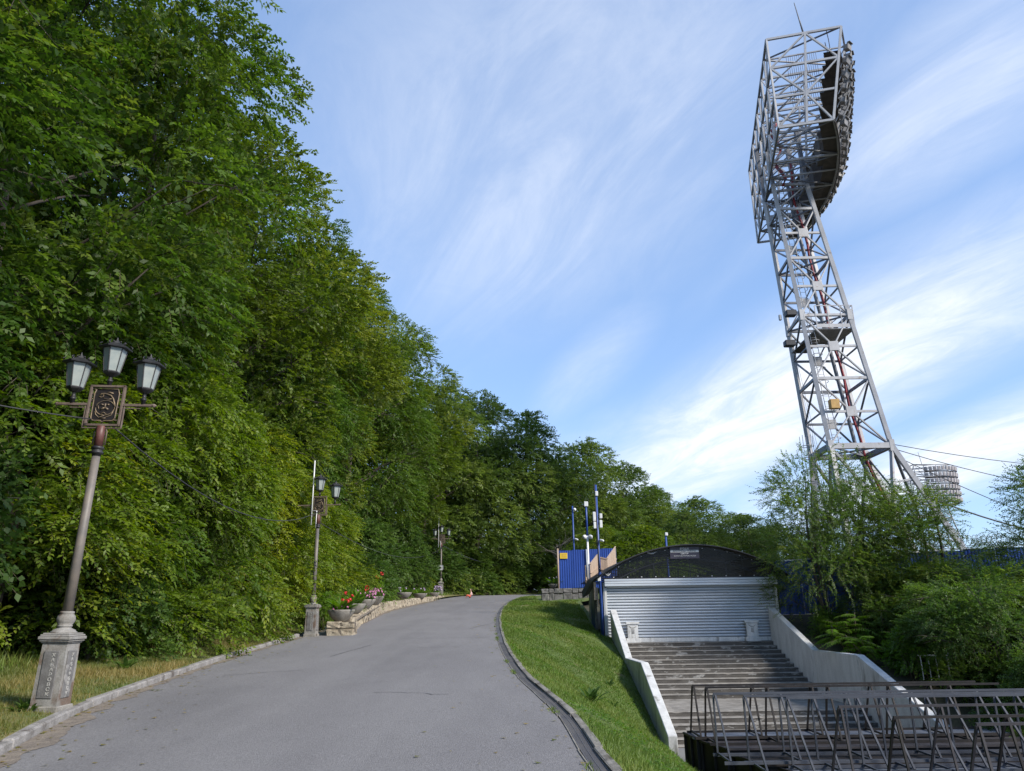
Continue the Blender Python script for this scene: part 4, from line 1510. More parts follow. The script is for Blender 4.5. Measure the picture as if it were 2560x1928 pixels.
# ------------------------------------------------------------------ black steel stage frames at the foot of the stairs
def stage_frame(label, x0, x1, y, zt, zb, back, fwd, pitch, mat, first=0.0, rail=.05, slope=0.0):
    """top rail along x, pairs of legs splaying back and forward, foot rails and a deck plate, on a skirted base"""
    t = thing('stage_barrier', label, 'metal frame', (x0, y, -2.4), 0, 'black steel frames at the foot of the stairs')
    Z = 2.4
    w = .040
    n = int((x1 - x0 - first) / pitch) + 1
    L_ = x1 - x0
    dz = slope * L_
    beam('top_rail', (0, 0, zt + Z), (L_, 0, zt + Z + dz), rail, .045, mat, t)
    for k in range(n):
        x = first + k * pitch
        z = zt + Z + dz * x / L_
        beam('back_leg', (x, -.01 if back > .2 else .0, z - .02), (x, back, zb + Z), w, w, mat, t)
        beam('front_leg', (x + .048, 0, z - .02), (x + .048, -fwd, zb + Z), w, w, mat, t)
        beam('foot_rail', (x + .02, back, zb + Z), (x + .02, -fwd, zb + Z), w, w, mat, t)
    for yy_ in (back + .03, -fwd - .03):
        beam('sole_bar', (-.1, yy_, zb + Z - .03), (L_ + .1, yy_, zb + Z - .03), .05, .06, mat, t)
    return t


DK = []
# (label, x0, x1, y, ztop, zbase, back, fwd, pitch, mat, first)
FR = [
    ('rearmost black frame of the row below the stairs', 4.54, 11.85, 20.35, -.35, -1.50, .55, .35, 1.52, 'blacksteel', 0),
    ('second black frame from the stairs', 4.74, 12.1, 19.78, -.35, -1.54, .40, .40, 1.52, 'blacksteel', 0),
    ('dark grey frame with forward struts, third from the stairs', 4.58, 11.95, 18.40, -.35, -1.62, .05, .85, 1.52, 'greysteel', 0),
    ('blue-grey frame with forward struts, fourth from the stairs', 5.12, 12.2, 17.85, -.35, -1.68, .02, 1.05, 1.52, 'greysteel', 0),
    ('blue-grey frame with forward struts, fifth from the stairs', 5.92, 12.2, 17.40, -.35, -1.70, .02, 1.15, 1.52, 'greysteel', 0),
    ('brown-black frame, sixth from the stairs', 6.42, 12.3, 15.85, -.35, -1.80, .80, .25, 2.0, 'brownsteel', 0),
    ('brown-black frame, second from the picture corner', 6.76, 12.3, 14.32, -.35, -1.80, .75, .30, 2.0, 'blacksteel', 0),
    ('brown frame in the lower corner of the picture', 7.70, 12.3, 13.42, -.35, -1.85, .75, .30, 1.9, 'brownsteel', 0),
]
for f in FR:
    stage_frame(f[0], *f[1:10], first=f[10])

# stage platforms under the frames: plank decks on black skirted sides
def platform(label, x0, x1, y0, y1, z, mat_top, planks, skew=0.25):
    t = thing('stage_platform', label, 'platform', (x0, y0, -2.4), 0, 'low dark platforms under the steel frames')
    h = z + 2.4
    lx, ly = x1 - x0, y1 - y0
    # skirt with a slanted left end
    MB().prism([(skew, 0), (lx, 0), (lx, ly), (0, ly)], 2, 0.0, h - .05).build('skirt', 'blacksteel', t)
    for k in range(3):
        x = skew * (1 - k / 2)
        beam('skirt_rib', (x - .03, ly * k / 2 * .96 + .02, 0.0), (x - .03, ly * k / 2 * .96 + .02, h - .05), .05, .05, 'blacksteel', t)
    n = planks
    for i in range(n):
        yy_ = ly * (i + .5) / n
        xs = skew * (1 - yy_ / ly)
        bar('deck_plank', ((xs + lx) / 2, yy_, h - .02), (lx - xs + .1, ly / n - .03, .035), mat_top, t)
    beam('edge_angle', (skew - .05, -.02, h - .01), (lx, -.02, h - .01), .06, .05, mat_top if planks > 2 else 'blacksteel', t)
    beam('edge_angle', (skew - .05, -.02, h - .01), (-.05, ly, h - .01), .06, .05, 'blacksteel', t)
    return t


platform('platform nearest the stairs with a grey deck', 4.42, 12.4, 20.1, 21.0, -1.55, 'deckblue', 1, .12)
platform('dark slatted platform, second from the stairs', 4.62, 12.5, 18.95, 20.05, -1.60, 'brownsteel', 5, .35)
platform('dark slatted platform, third from the stairs', 5.05, 12.6, 17.7, 18.9, -1.72, 'blacksteel', 6, .45)
platform('blue-grey decked platform in the middle of the row', 5.75, 12.6, 16.2, 17.65, -1.78, 'deckblue', 2, .45)
platform('blue-grey decked platform towards the picture corner', 6.3, 12.6, 14.4, 16.15, -1.88, 'deckblue', 3, .40)
platform('blue-grey decked platform in the picture corner', 7.2, 12.8, 12.4, 14.35, -1.95, 'deckblue', 2, .40)

# white handrail stub in the shrubs beside the stairs
hr = thing('handrail', 'short white metal handrail among the shrubs beside the stairs', 'handrail', (12.75, 24.6, -.6))
for k in range(3):
    rod('post', (k * .24, 0, -.1), (k * .24, 0, .62), .016, 'white', hr, 6)
beam('top_bar', (-.06, 0, .63), (.52, 0, .63), .06, .04, 'white', hr)
beam('top_bar', (.95, .3, .66), (2.4, .3, .70), .06, .04, 'white', hr)
rod('post', (1.0, .3, -.1), (1.0, .3, .64), .03, 'white', hr, 6)

# ------------------------------------------------------------------ floodlight tower
tw = thing('floodlight_tower', 'tall grey lattice floodlight tower with a huge lamp frame above the blue fence', 'tower')
ZN = [2.0, 8.4, 13.2, 18.7, 24.1, 29.3, 34.0, 36.4]


def leg_at(c, z):
    fx = {'FL': ([2, 13.2, 36.4], [24.45, 24.28, 22.80]), 'FR': ([2, 13.2, 36.4], [34.2, 28.98, 25.72]),
          'BL': ([2, 13.2, 36.4], [24.7, 24.55, 23.05]), 'BR': ([2, 13.2, 36.4], [33.9, 29.1, 25.95])}[c]
    fy = {'F': ([2, 13.2, 36.4], [54.2, 55.0, 55.5]), 'B': ([2, 13.2, 36.4], [61.0, 59.4, 58.3])}[c[0]]
    return Vector((float(np.interp(z, *fx)), float(np.interp(z, *fy)), z))


def lerp(a, b, t):
    return Vector(a).lerp(Vector(b), t)


for c in ('FL', 'FR', 'BL', 'BR'):
    for i in range(len(ZN) - 1):
        w = .36 if ZN[i] < 13 else .31
        beam('leg', leg_at(c, ZN[i]), leg_at(c, ZN[i + 1]), w, w, 'tower', tw)
    for z in (13.2, 24.1):
        p = leg_at(c, z)
        bar('splice_plate', p, (.38, .38, .9), 'tower', tw)


def braced_face(a, b, plate=True, mat='tower', bw=.165, zig=False):
    for i in range(2, len(ZN) - 1):
        z0, z1 = ZN[i], ZN[i + 1]
        zm = (z0 + z1) / 2
        A0, B0, A1, B1 = leg_at(a, z0), leg_at(b, z0), leg_at(a, z1), leg_at(b, z1)
        Am, Bm = leg_at(a, zm), leg_at(b, zm)
        beam('horizontal_beam', A1, B1, .16, .22, mat, tw)
        if z1 - z0 < 3:
            beam('brace', A0, B1, bw * .8, bw * .6, mat, tw)
            continue
        if zig:
            beam('side_brace', A0, Bm, bw * .8, bw * .6, mat, tw)
            beam('side_brace', Bm, A1, bw * .8, bw * .6, mat, tw)
            beam('side_strut', Am, Bm, bw * .7, bw * .6, mat, tw)
            continue
        C = (A0 + B0 + A1 + B1) / 4
        for P_ in (A0, B0, A1, B1):
            beam('brace', P_, C, bw, bw * .6, mat, tw)
        beam('horizontal_beam', Am, Bm, .14, .18, mat, tw)
        if plate:
            n_ = (Bm - Am).normalized()
            up_ = (A1 - A0).normalized()
            k = n_.cross(up_)
            m = Matrix((n_, k, up_)).transposed().to_4x4()
            link('gusset_plate', unit_box('tower'), tw, Matrix.Translation(C - k * .0) @ m @ Matrix.Diagonal((.78, .20, .78, 1)))
    A, B = leg_at(a, 13.2), leg_at(b, 13.2)
    beam('girder', A, B, .34, .42, mat, tw)


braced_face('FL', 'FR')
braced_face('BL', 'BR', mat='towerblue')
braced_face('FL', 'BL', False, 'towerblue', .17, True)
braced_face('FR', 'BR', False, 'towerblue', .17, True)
# plan bracing
for z in (13.2, 24.1, 29.3, 34.0):
    beam('plan_brace', leg_at('FL', z), leg_at('BR', z), .14, .12, 'towerblue', tw)
    beam('plan_brace', leg_at('FR', z), leg_at('BL', z), .14, .12, 'towerblue', tw)
# splayed foot
for (a, b, mt) in (('FL', 'FR', 'tower'), ('BL', 'BR', 'towerblue')):
    A, B = leg_at(a, 13.2), leg_at(b, 13.2)
    C = lerp(leg_at(a, 7.4), leg_at(b, 7.4), .50)
    beam('brace', A, C, .26, .18, mt, tw)
    beam('brace', B, C, .26, .18, mt, tw)
    beam('horizontal_beam', C, leg_at(b, 7.9), .22, .26, mt, tw)
    beam('horizontal_beam', leg_at(a, 10.6), lerp(A, C, .55), .14, .16, mt, tw)
    beam('horizontal_beam', leg_at(b, 10.6), lerp(B, C, .50), .14, .16, mt, tw)
    beam('brace', lerp(B, C, .50), leg_at(b, 8.0), .18, .14, mt, tw)
    beam('brace', lerp(A, C, .55), leg_at(a, 8.0), .18, .14, mt, tw)
    beam('brace', C, leg_at(a, 2.5), .24, .18, mt, tw)
    beam('brace', C, leg_at(b, 2.5), .24, .18, mt, tw)
for (a, b) in (('FL', 'BL'), ('FR', 'BR')):
    beam('side_brace', leg_at(a, 13.2), lerp(leg_at(a, 7.5), leg_at(b, 7.5), .5), .2, .14, 'towerblue', tw)
    beam('side_brace', leg_at(b, 13.2), lerp(leg_at(a, 7.5), leg_at(b, 7.5), .5), .2, .14, 'towerblue', tw)
    beam('girder', leg_at(a, 13.2), leg_at(b, 13.2), .3, .4, 'towerblue', tw)
    beam('side_strut', leg_at(a, 7.5), leg_at(b, 7.5), .2, .2, 'towerblue', tw)
# working platform half-way up
pf = MB().bbox((26.2, 57.0, 22.9), (3.2, 3.6, .10), .02).build('platform', 'deckgrey', tw)
MB().bbox((24.35, 57.2, 22.0), (1.3, 2.6, .08), .02).build('platform', 'deck', tw)
for (p, q) in (((24.7, 55.15, 23.15), (27.75, 55.15, 23.15)), ((24.7, 55.15, 24.05), (27.75, 55.15, 24.05)), ((24.7, 55.15, 24.9), (27.75, 55.15, 24.9)), ((27.75, 55.15, 24.9), (27.75, 58.7, 24.9)), ((24.7, 58.7, 24.9), (27.75, 58.7, 24.9))):
    beam('guard_rail', p, q, .05, .06 if p[2] > 23.5 else .30, 'tower', tw)
for x in (24.7, 25.7, 26.75, 27.75):
    beam('guard_post', (x, 55.15, 22.95), (x, 55.15, 24.9), .06, .06, 'tower', tw)
# ladder with safety hoops on the front-left leg
ld = MB()
for s in (-.22, .22):
    pts = [Vector((leg_at('FL', z).x + .75 + s, leg_at('FL', z).y + .45, z)) for z in np.linspace(5, 37, 12)]
    ld.tube(pts, .03, 5)
for z in np.arange(5.2, 36.8, .45):
    p = leg_at('FL', z)
    ld.tube([(p.x + .53, p.y + .45, z), (p.x + .97, p.y + .45, z)], .016, 4)
ld.build('ladder', 'tower', tw)
for z in np.arange(7, 36.5, 1.15):
    p = leg_at('FL', z)
    MB().tube([(p.x + .75 + .40 * math.cos(a), p.y + .45 + .55 * math.sin(a), z) for a in np.linspace(-.35 + math.pi, 2 * math.pi + .35, 10)], .025, 4).build('ladder_hoop', 'tower', tw)
hp = MB()
for z in np.arange(5.0, 14.5, .95):
    hp.tube([(23.2 + .5 * math.cos(a), 56.6 + .5 * math.sin(a), z) for a in np.linspace(0, 6.283, 13)], .03, 4)
for a in np.linspace(0, 6.283, 6)[:-1]:
    hp.tube([(23.2 + .5 * math.cos(a), 56.6 + .5 * math.sin(a), 4.5), (23.2 + .5 * math.cos(a), 56.6 + .5 * math.sin(a), 14.4)], .025, 4)
hp.build('access_cage', 'tower', tw)
MB().tube([leg_at('BR', z) + Vector((-.45 + .12 * math.sin(z), -.5, 0)) for z in np.linspace(6.5, 40, 26)], .10, 8).build('red_riser', 'redpipe', tw)
MB().tube([leg_at('BR', z) + Vector((-.85, -.4, 0)) for z in np.linspace(5, 38, 12)], .16, 8).build('grey_riser', 'towerblue', tw)
MB().bbox((24.95, 54.75, 16.45), (.70, .5, .75), .03).build('switch_box', 'ochre', tw)
for (x, z) in ((22.75, 24.3), (22.35, 21.7)):
    MB().bbox((x, 55.3, z), (.85, .6, .50), .06).build('floodlight', 'ironblack', tw)
MB().bbox((21.9, 55.4, 24.0), (.22, .22, .5), .05).build('camera_unit', 'greyplastic', tw)
for k in range(3):
    MB().tube([(22.35 + .15 * k, 55.3, 21.4), (23.6 + .15 * k, 55.2, 8.0)], .012, 4).build('drop_cable', 'cable', tw)

# lamp frame: back edge N -> F, front edge bowed out; four levels, five cross frames
HB0, HB1 = Vector((20.6, 47.64, 0)), Vector((24.85, 66.0, 0))
HF0, HF1 = Vector((26.0, 46.36, 0)), Vector((30.25, 64.6, 0))
HZ = [36.4, 39.1, 41.85, 44.6]
NS = 8


def hb(t, z):
    p = HB0.lerp(HB1, t)
    return Vector((p.x, p.y, z))


def hf(t, z, out=0.0):
    p = HF0.lerp(HF1, t)
    tilt = -(44.6 - z) * .20
    n = Vector((HB1.y - HB0.y, -(HB1.x - HB0.x), 0)).normalized()
    p = p + n * (1.55 * 4 * t * (1 - t) + tilt + out)
    return Vector((p.x, p.y, z))


hd = MB()
for i in range(NS):
    t0, t1 = i / NS, (i + 1) / NS
    for z in HZ:
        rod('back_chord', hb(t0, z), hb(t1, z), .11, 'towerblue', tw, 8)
        beam('front_chord', hf(t0, z), hf(t1, z), .14, .16, 'tower', tw)
    for j in range(3):
        a, b = HZ[j], HZ[j + 1]
        if (i + j) % 2:
            beam('face_brace', hb(t0, a), hb(t1, b), .09, .09, 'tower', tw)
        else:
            beam('face_brace', hb(t0, b), hb(t1, a), .09, .09, 'tower', tw)
for i in range(NS + 1):
    t_ = i / NS
    full = i % 2 == 0
    for j, z in enumerate(HZ):
        beam('cross_beam', hb(t_, z), hf(t_, z), .15 if full else .10, .18 if full else .1, 'tower', tw)
        mid = lerp(hb(t_, z), hf(t_, z), .52)
        if j < 3:
            z2 = HZ[j + 1]
            m2 = lerp(hb(t_, z2), hf(t_, z2), .52)
            beam('upright', hb(t_, z), hb(t_, z2), .14, .14, 'tower', tw)
            beam('upright', hf(t_, z), hf(t_, z2), .18, .18, 'tower', tw)
            if full:
                beam('upright', mid, m2, .16, .16, 'tower', tw)
                if j % 2:
                    beam('frame_brace', hb(t_, z2), mid, .14, .12, 'tower', tw)
                    beam('frame_brace', hf(t_, z2), mid, .14, .12, 'tower', tw)
                else:
                    beam('frame_brace', hb(t_, z), m2, .14, .12, 'tower', tw)
                    beam('frame_brace', m2, hf(t_, z), .14, .12, 'tower', tw)
            else:
                beam('frame_brace', hb(t_, z), m2, .09, .08, 'towerblue', tw)
for i in range(0, NS):
    for z in (HZ[0], HZ[3]):
        a, b = (hb(i / NS, z), hf((i + 1) / NS, z)) if i % 2 else (hf(i / NS, z), hb((i + 1) / NS, z))
        beam('plan_brace', a, b, .11, .09, 'towerblue', tw)
# connection of frame and shaft
for c in ('FL', 'FR', 'BL', 'BR'):
    beam('leg', leg_at(c, 36.4), leg_at(c, 36.4) + Vector((-.25, 0, 5.5)), .30, .30, 'towerblue', tw)
# walkways and lamps
lb = link('lamp_bank', MB().tube([hf(i / 16, 36.2, .12) for i in range(17)], .06, 6).mesh('lamp_bank', 'deck'), tw)
hm = MB().bbox((0, 0, 0), (.34, .50, .46), .06)
hm.bbox((.20, 0, .0), (.12, .60, .56), .03)
hm.box((.28, 0, .30), (.22, .56, .03))
hm.box((-.22, 0, .26), (.22, .10, .12))
lamp_mesh = hm.mesh('lamp', 'lamphouse')
rl = random.Random(2)
for r_ in range(7):
    z = 36.55 + r_ * 1.18
    vs, fs = [], []
    for i in range(17):
        a, b = hf(i / 16, z, -1.15), hf(i / 16, z, .10)
        vs += [(a.x, a.y, z - .04), (b.x, b.y, z - .04), (b.x, b.y, z + .03), (a.x, a.y, z + .03)]
    for i in range(16):
        for k in range(4):
            fs.append((i * 4 + k, i * 4 + (k + 1) % 4, (i + 1) * 4 + (k + 1) % 4, (i + 1) * 4 + k))
    if r_ < 6:
        MB().add(vs, fs).build('walkway', 'deck', lb)
    MB().tube([hf(i / 16, z + .95, -1.1) for i in range(17)], .03, 5).build('walkway_rail', 'deck', lb)
    if r_ == 6:
        continue
    for i in range(17):
        t_ = (i + .5) / 17
        p = hf(t_, z + .55, .42)
        q = hf(t_ + .01, z + .55, .42) - hf(t_ - .01, z + .55, .42)
        an = math.atan2(-q.x, q.y) 
        link('lamp', lamp_mesh, lb, Matrix.Translation(p) @ Matrix.Rotation(an + rl.uniform(-.35, .35), 4, 'Z') @ Matrix.Rotation(R(22 + rl.uniform(-14, 14)), 4, 'Y'))
        a, b = hf(t_, z + .02, .05), hf(t_, z + .55, .25)
        rod('lamp_bracket', a, b, .04, 'tower', lb, 5)
# dark cabinets behind the lamps
for (t_, z, d) in ((.30, 37.6, (.9, 2.0, 2.0)), (.55, 37.4, (.9, 2.6, 2.0)), (.8, 37.4, (.9, 2.4, 2.0))):
    p = hf(t_, z, -1.3)
    MB().bbox((p.x, p.y, z), d, .05, R(-13)).build('cabinet', 'deck', tw)
# wind mesh screens beside the upper walkways
scr = MB()
for i in range(15):
    p = hf(.015, 41.85, -.9 - i * .16)
    scr.tube([(p.x, p.y + 1.5, 41.9), (p.x, p.y + 1.5, 44.0)], .018, 4)
    scr.tube([(p.x, p.y + 1.5, 39.3), (p.x, p.y + 1.5, 41.4)], .018, 4)
scr.build('screen_bars', 'towerblue', tw)
MB().tube([hb(.0, 44.6) * .5 + hf(0, 44.6) * .5, Vector((22.95, 47.0, 47.6))], [.07, .03], 6).build('lightning_rod', 'towerblue', tw)
MB().tube([Vector((23.4 + .35 * math.sin(z * 2.1), 55.0, z)) for z in np.linspace(36, 44, 14)], .14, 6).build('red_riser', 'redpipe', tw)
rebase(tw, (27, 57, 2.0))

# ------------------------------------------------------------------ far floodlight tower
t2 = thing('floodlight_tower', 'small distant floodlight tower with rows of pale lamps', 'tower', (99.5, 170, -6))
CT = Vector((0.2, 4.5, 0))
z0, z1 = 30.0, 38.6
RB = 5.6
ms = MB()


def fp(a, r, z):
    return Vector((CT.x + r * math.sin(a), CT.y - r * math.cos(a), z))


A0, A1_ = R(-38), R(98)
lam = MB()
dk = MB()
for r_ in range(6):
    z = z0 + .5 + r_ * 1.42
    dk.tube([fp(A0 + (A1_ - A0) * i / 14, RB - .3, z - .55) for i in range(15)], .16, 5)
    for i in range(15):
        a = A0 + (A1_ - A0) * (i + .5) / 15
        lam.bbox((0, 0, 0), (.70, .35, .95), .08, mat=Matrix.Translation(fp(a, RB + .25, z + .1)) @ Matrix.Rotation(a, 4, 'Z') @ Matrix.Rotation(R(10), 4, 'X'))
lam.build('lamp_rows', 'lampglass', t2)
dk.build('walkways', 'deck', t2)
tr = MB()
back = [Vector((-6.2, -1.2, 0)), Vector((-5.2, 6, 0)), Vector((-1.5, 10, 0))]
for z in (z0, z0 + 2.9, z0 + 5.8, z1):
    pts = [fp(A0 + (A1_ - A0) * i / 10, RB - .2, z) for i in range(11)]
    tr.tube(pts, .12, 5)
    bk = [Vector((p.x, p.y, z)) for p in back]
    tr.tube([pts[0]] + bk + [pts[-1]], .12, 5)
    for i, p in enumerate(bk):
        tr.tube([p, pts[min(10, i * 4 + 1)]], .09, 4)
        tr.tube([p, pts[min(10, i * 4 + 4)]], .09, 4)
for a_, b_ in ((z0, z0 + 2.9), (z0 + 2.9, z0 + 5.8), (z0 + 5.8, z1)):
    for i in range(3):
        p = back[i]
        tr.tube([(p.x, p.y, a_), (p.x, p.y, b_)], .10, 4)
        q = back[(i + 1) % 3]
        tr.tube([(p.x, p.y, a_), (q.x, q.y, b_)], .08, 4)
    for i in range(0, 11, 2):
        p = fp(A0 + (A1_ - A0) * i / 10, RB - .2, a_)
        tr.tube([p, (p.x, p.y, b_)], .10, 4)
        k = back[min(2, i // 4)]
        tr.tube([p, (k.x, k.y, b_)], .07, 4)
tr.tube([(-3.5, 0, z1), (-4.2, -.5, z1 + 3.0)], .07, 4)
tr.build('lamp_frame', 'tower', t2)
sft = MB()
zs = [0, 6, 11, 15.5, 19.5, 23, 26.5, 30]


def c2(ix, iy, z):
    w = np.interp(z, [0, 30], [4.6, 1.5])
    cx = np.interp(z, [0, 30], [2.0, -.2])
    return Vector((cx + ix * w, 3 + iy * w, z))


for i in range(len(zs) - 1):
    a, b = zs[i], zs[i + 1]
    cs = [(-1, -1), (1, -1), (1, 1), (-1, 1)]
    for k in range(4):
        p, q = cs[k], cs[(k + 1) % 4]
        sft.tube([c2(*p, a), c2(*p, b)], .17, 4)
        sft.tube([c2(*p, a), c2(*q, b)], .09, 4)
        sft.tube([c2(*q, a), c2(*p, b)], .09, 4)
        sft.tube([c2(*p, b), c2(*q, b)], .09, 4)
sft.build('lattice_shaft', 'tower', t2)

# cables strung from the tower
wire('upper thin cable from the floodlight tower towards the picture edge', (29.0, 55.0, 13.3), (75, 74, 14.6), 1.2, .03)
wire('middle thin cable from the floodlight tower towards the picture edge', (29.2, 55.0, 12.9), (75, 74, 11.8), 1.8, .03)
wire('thick looping cable from the tower foot towards the right-hand tree', (30.9, 54.8, 9.2), (48, 54, 5.2), 1.0, .06)
wire('lowest thin cable behind the far tower', (29.1, 55.0, 12.4), (60, 66, 4.0), .8, .03)

# ================================================================== vegetation
def quads_mesh(name, V, tint, mat, k=4, mats=None, midx=None):
    """V: (n, k, 3) one polygon each"""
    n = len(V)
    me = bpy.data.meshes.new(name)
    me.vertices.add(n * k)
    me.vertices.foreach_set('co', np.ascontiguousarray(V, np.float32).reshape(-1))
    me.loops.add(n * k)
    me.loops.foreach_set('vertex_index', np.arange(n * k, dtype=np.int32))
    me.polygons.add(n)
    me.polygons.foreach_set('loop_start', np.arange(0, n * k, k, dtype=np.int32))
    me.polygons.foreach_set('loop_total', np.full(n, k, np.int32))
    for m_ in (mats or [mat]):
        me.materials.append(M[m_])
    if midx is not None:
        me.polygons.foreach_set('material_index', midx.astype(np.int32))
    at = me.attributes.new('tint', 'FLOAT', 'FACE')
    at.data.foreach_set('value', np.ascontiguousarray(tint, np.float32))
    me.update()
    return me


def nrm(a):
    return a / np.maximum(np.linalg.norm(a, axis=-1, keepdims=True), 1e-9)


def leaves(P, D, U, L_, W_, fold=0.16):
    S = nrm(np.cross(D, U))
    U2 = np.cross(S, D)
    L_ = L_[..., None]
    W_ = W_[..., None]
    mid = P + D * L_ * .45
    tip = P + D * L_ - U2 * L_ * .10
    up_ = U2 * W_ * fold
    return np.stack([P, mid + S * W_ * .5 + up_, tip, mid - S * W_ * .5 + up_], -2)


def spray_set(rng, C, D, length, nl, leafL, leafW, droop=.25, spread=1.0, jitter=.25, stems=True):
    """twigs with leaves set alternately along them -> quads (n*nl, 4, 3), twig quads"""
    n = len(C)
    up = np.array([0, 0, 1.0])
    side = nrm(np.cross(D, up + rng.normal(0, .35, (n, 3))))
    U = nrm(np.cross(side, D))
    t = (np.arange(nl) + .6) / nl
    ln = length * rng.uniform(.65, 1.25, n)
    pos = C[:, None, :] + D[:, None, :] * (ln[:, None] * t)[..., None] - up * (droop * ln[:, None] * t ** 2)[..., None]
    sgn = np.where(np.arange(nl) % 2 == 0, 1.0, -1.0)
    a = spread * rng.uniform(.7, 1.15, (n, nl))
    a[:, -1] *= .2
    dirs = D[:, None, :] * np.cos(a)[..., None] + side[:, None, :] * (np.sin(a) * sgn)[..., None] - up * (droop * 1.2 * t)[None, :, None]
    dirs = nrm(dirs + rng.normal(0, jitter, (n, nl, 3)))
    UU = nrm(U[:, None, :] + rng.normal(0, .35, (n, nl, 3)))
    LL = leafL * rng.uniform(.7, 1.2, (n, nl))
    WW = leafW * rng.uniform(.75, 1.2, (n, nl))
    Q = leaves(pos, dirs, UU, LL, WW).reshape(-1, 4, 3)
    if not stems:
        return Q, None
    e = C + D * ln[:, None] - up * (droop * ln)[:, None]
    w = side * .006
    S = np.stack([C - w, C + w, e + w * .4, e - w * .4], 1)
    return Q, S


def envelope(kind, u):
    if kind == 'tall':        # leafy to the ground, broad above
        return np.interp(u, [0, .06, .2, .4, .62, .82, .93, 1], [.40, .52, .64, .86, 1.0, .92, .66, .2])
    if kind == 'round':
        return np.interp(u, [0, .1, .3, .55, .8, .93, 1], [.45, .72, .95, 1.0, .82, .5, .12])
    if kind == 'bush':
        return np.interp(u, [0, .15, .45, .75, .92, 1], [.9, 1.0, .95, .75, .45, .12])
    if kind == 'airy':
        return np.interp(u, [0, .1, .35, .6, .85, 1], [.5, .75, 1.0, .9, .62, .25])


def crown_mesh(name, seed, H, RAD, kind, mat, n_clump, n_spray, nl, slen, leafL, leafW, rc=(.9, 1.7), droop=.25, spread=1.0, core=0, u0=.02, flat=.75, fuzz=.06, stems=True,
               shell=(.62, 1.0)):
    rng = np.random.RandomState(seed)
    u = u0 + (1 - u0) * rng.rand(n_clump) ** .9
    th = rng.rand(n_clump) * 2 * np.pi
    rr = envelope(kind, u) * RAD * rng.uniform(shell[0], shell[1], n_clump) * (1 + .17 * np.sin(3 * th + seed + 4 * u) + .13 * np.sin(5 * th + 19 * u))
    CC = np.stack([rr * np.cos(th), rr * np.sin(th), u * H], 1)
    CR = rng.uniform(rc[0], rc[1], n_clump) * np.interp(u, [0, .8, 1], [1, 1, .7])
    p = CR ** 2
    ci = rng.choice(n_clump, n_spray, p=p / p.sum())
    s = nrm(rng.normal(0, 1, (n_spray, 3)) + np.array([0, 0, .25]))
    out = nrm(np.stack([np.cos(th[ci]), np.sin(th[ci]), np.full(n_spray, .15)], 1))
    s = nrm(s + .45 * out)
    rad = rng.uniform(.5, 1.02, n_spray) ** .55
    C = CC[ci] + s * np.array([1, 1, flat]) * (CR[ci] * rad)[:, None] + rng.normal(0, fuzz, (n_spray, 3))
    C[:, 2] = np.maximum(C[:, 2], .05)
    D = nrm(s * .8 + out * .5 + rng.normal(0, .35, (n_spray, 3)) + np.array([0, 0, .05 - droop * .6]))
    Q, S = spray_set(rng, C, D, slen, nl, leafL, leafW, droop, spread, stems=stems)
    clump_t = rng.normal(.5, .16, n_clump)
    tint = np.repeat(clump_t[ci] + rng.normal(0, .10, n_spray), nl) + rng.normal(0, .07, len(Q))
    mi = np.zeros(len(Q))
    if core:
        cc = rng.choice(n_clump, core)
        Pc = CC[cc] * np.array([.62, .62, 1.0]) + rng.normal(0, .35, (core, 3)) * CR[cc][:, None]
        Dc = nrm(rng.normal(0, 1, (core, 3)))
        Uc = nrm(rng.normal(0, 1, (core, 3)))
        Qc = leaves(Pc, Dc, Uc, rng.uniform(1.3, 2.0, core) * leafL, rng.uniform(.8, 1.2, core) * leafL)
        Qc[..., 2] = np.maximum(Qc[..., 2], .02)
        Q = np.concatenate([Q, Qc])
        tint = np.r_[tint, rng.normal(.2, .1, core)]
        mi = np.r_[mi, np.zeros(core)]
    mats = [mat]
    if S is not None:
        Q = np.concatenate([Q, S])
        tint = np.r_[tint, np.full(len(S), .5)]
        mi = np.r_[mi, np.ones(len(S))]
        mats.append('twig')
    return quads_mesh(name, Q, np.clip(tint, 0, 1), mat, 4, mats, mi), CC, CR


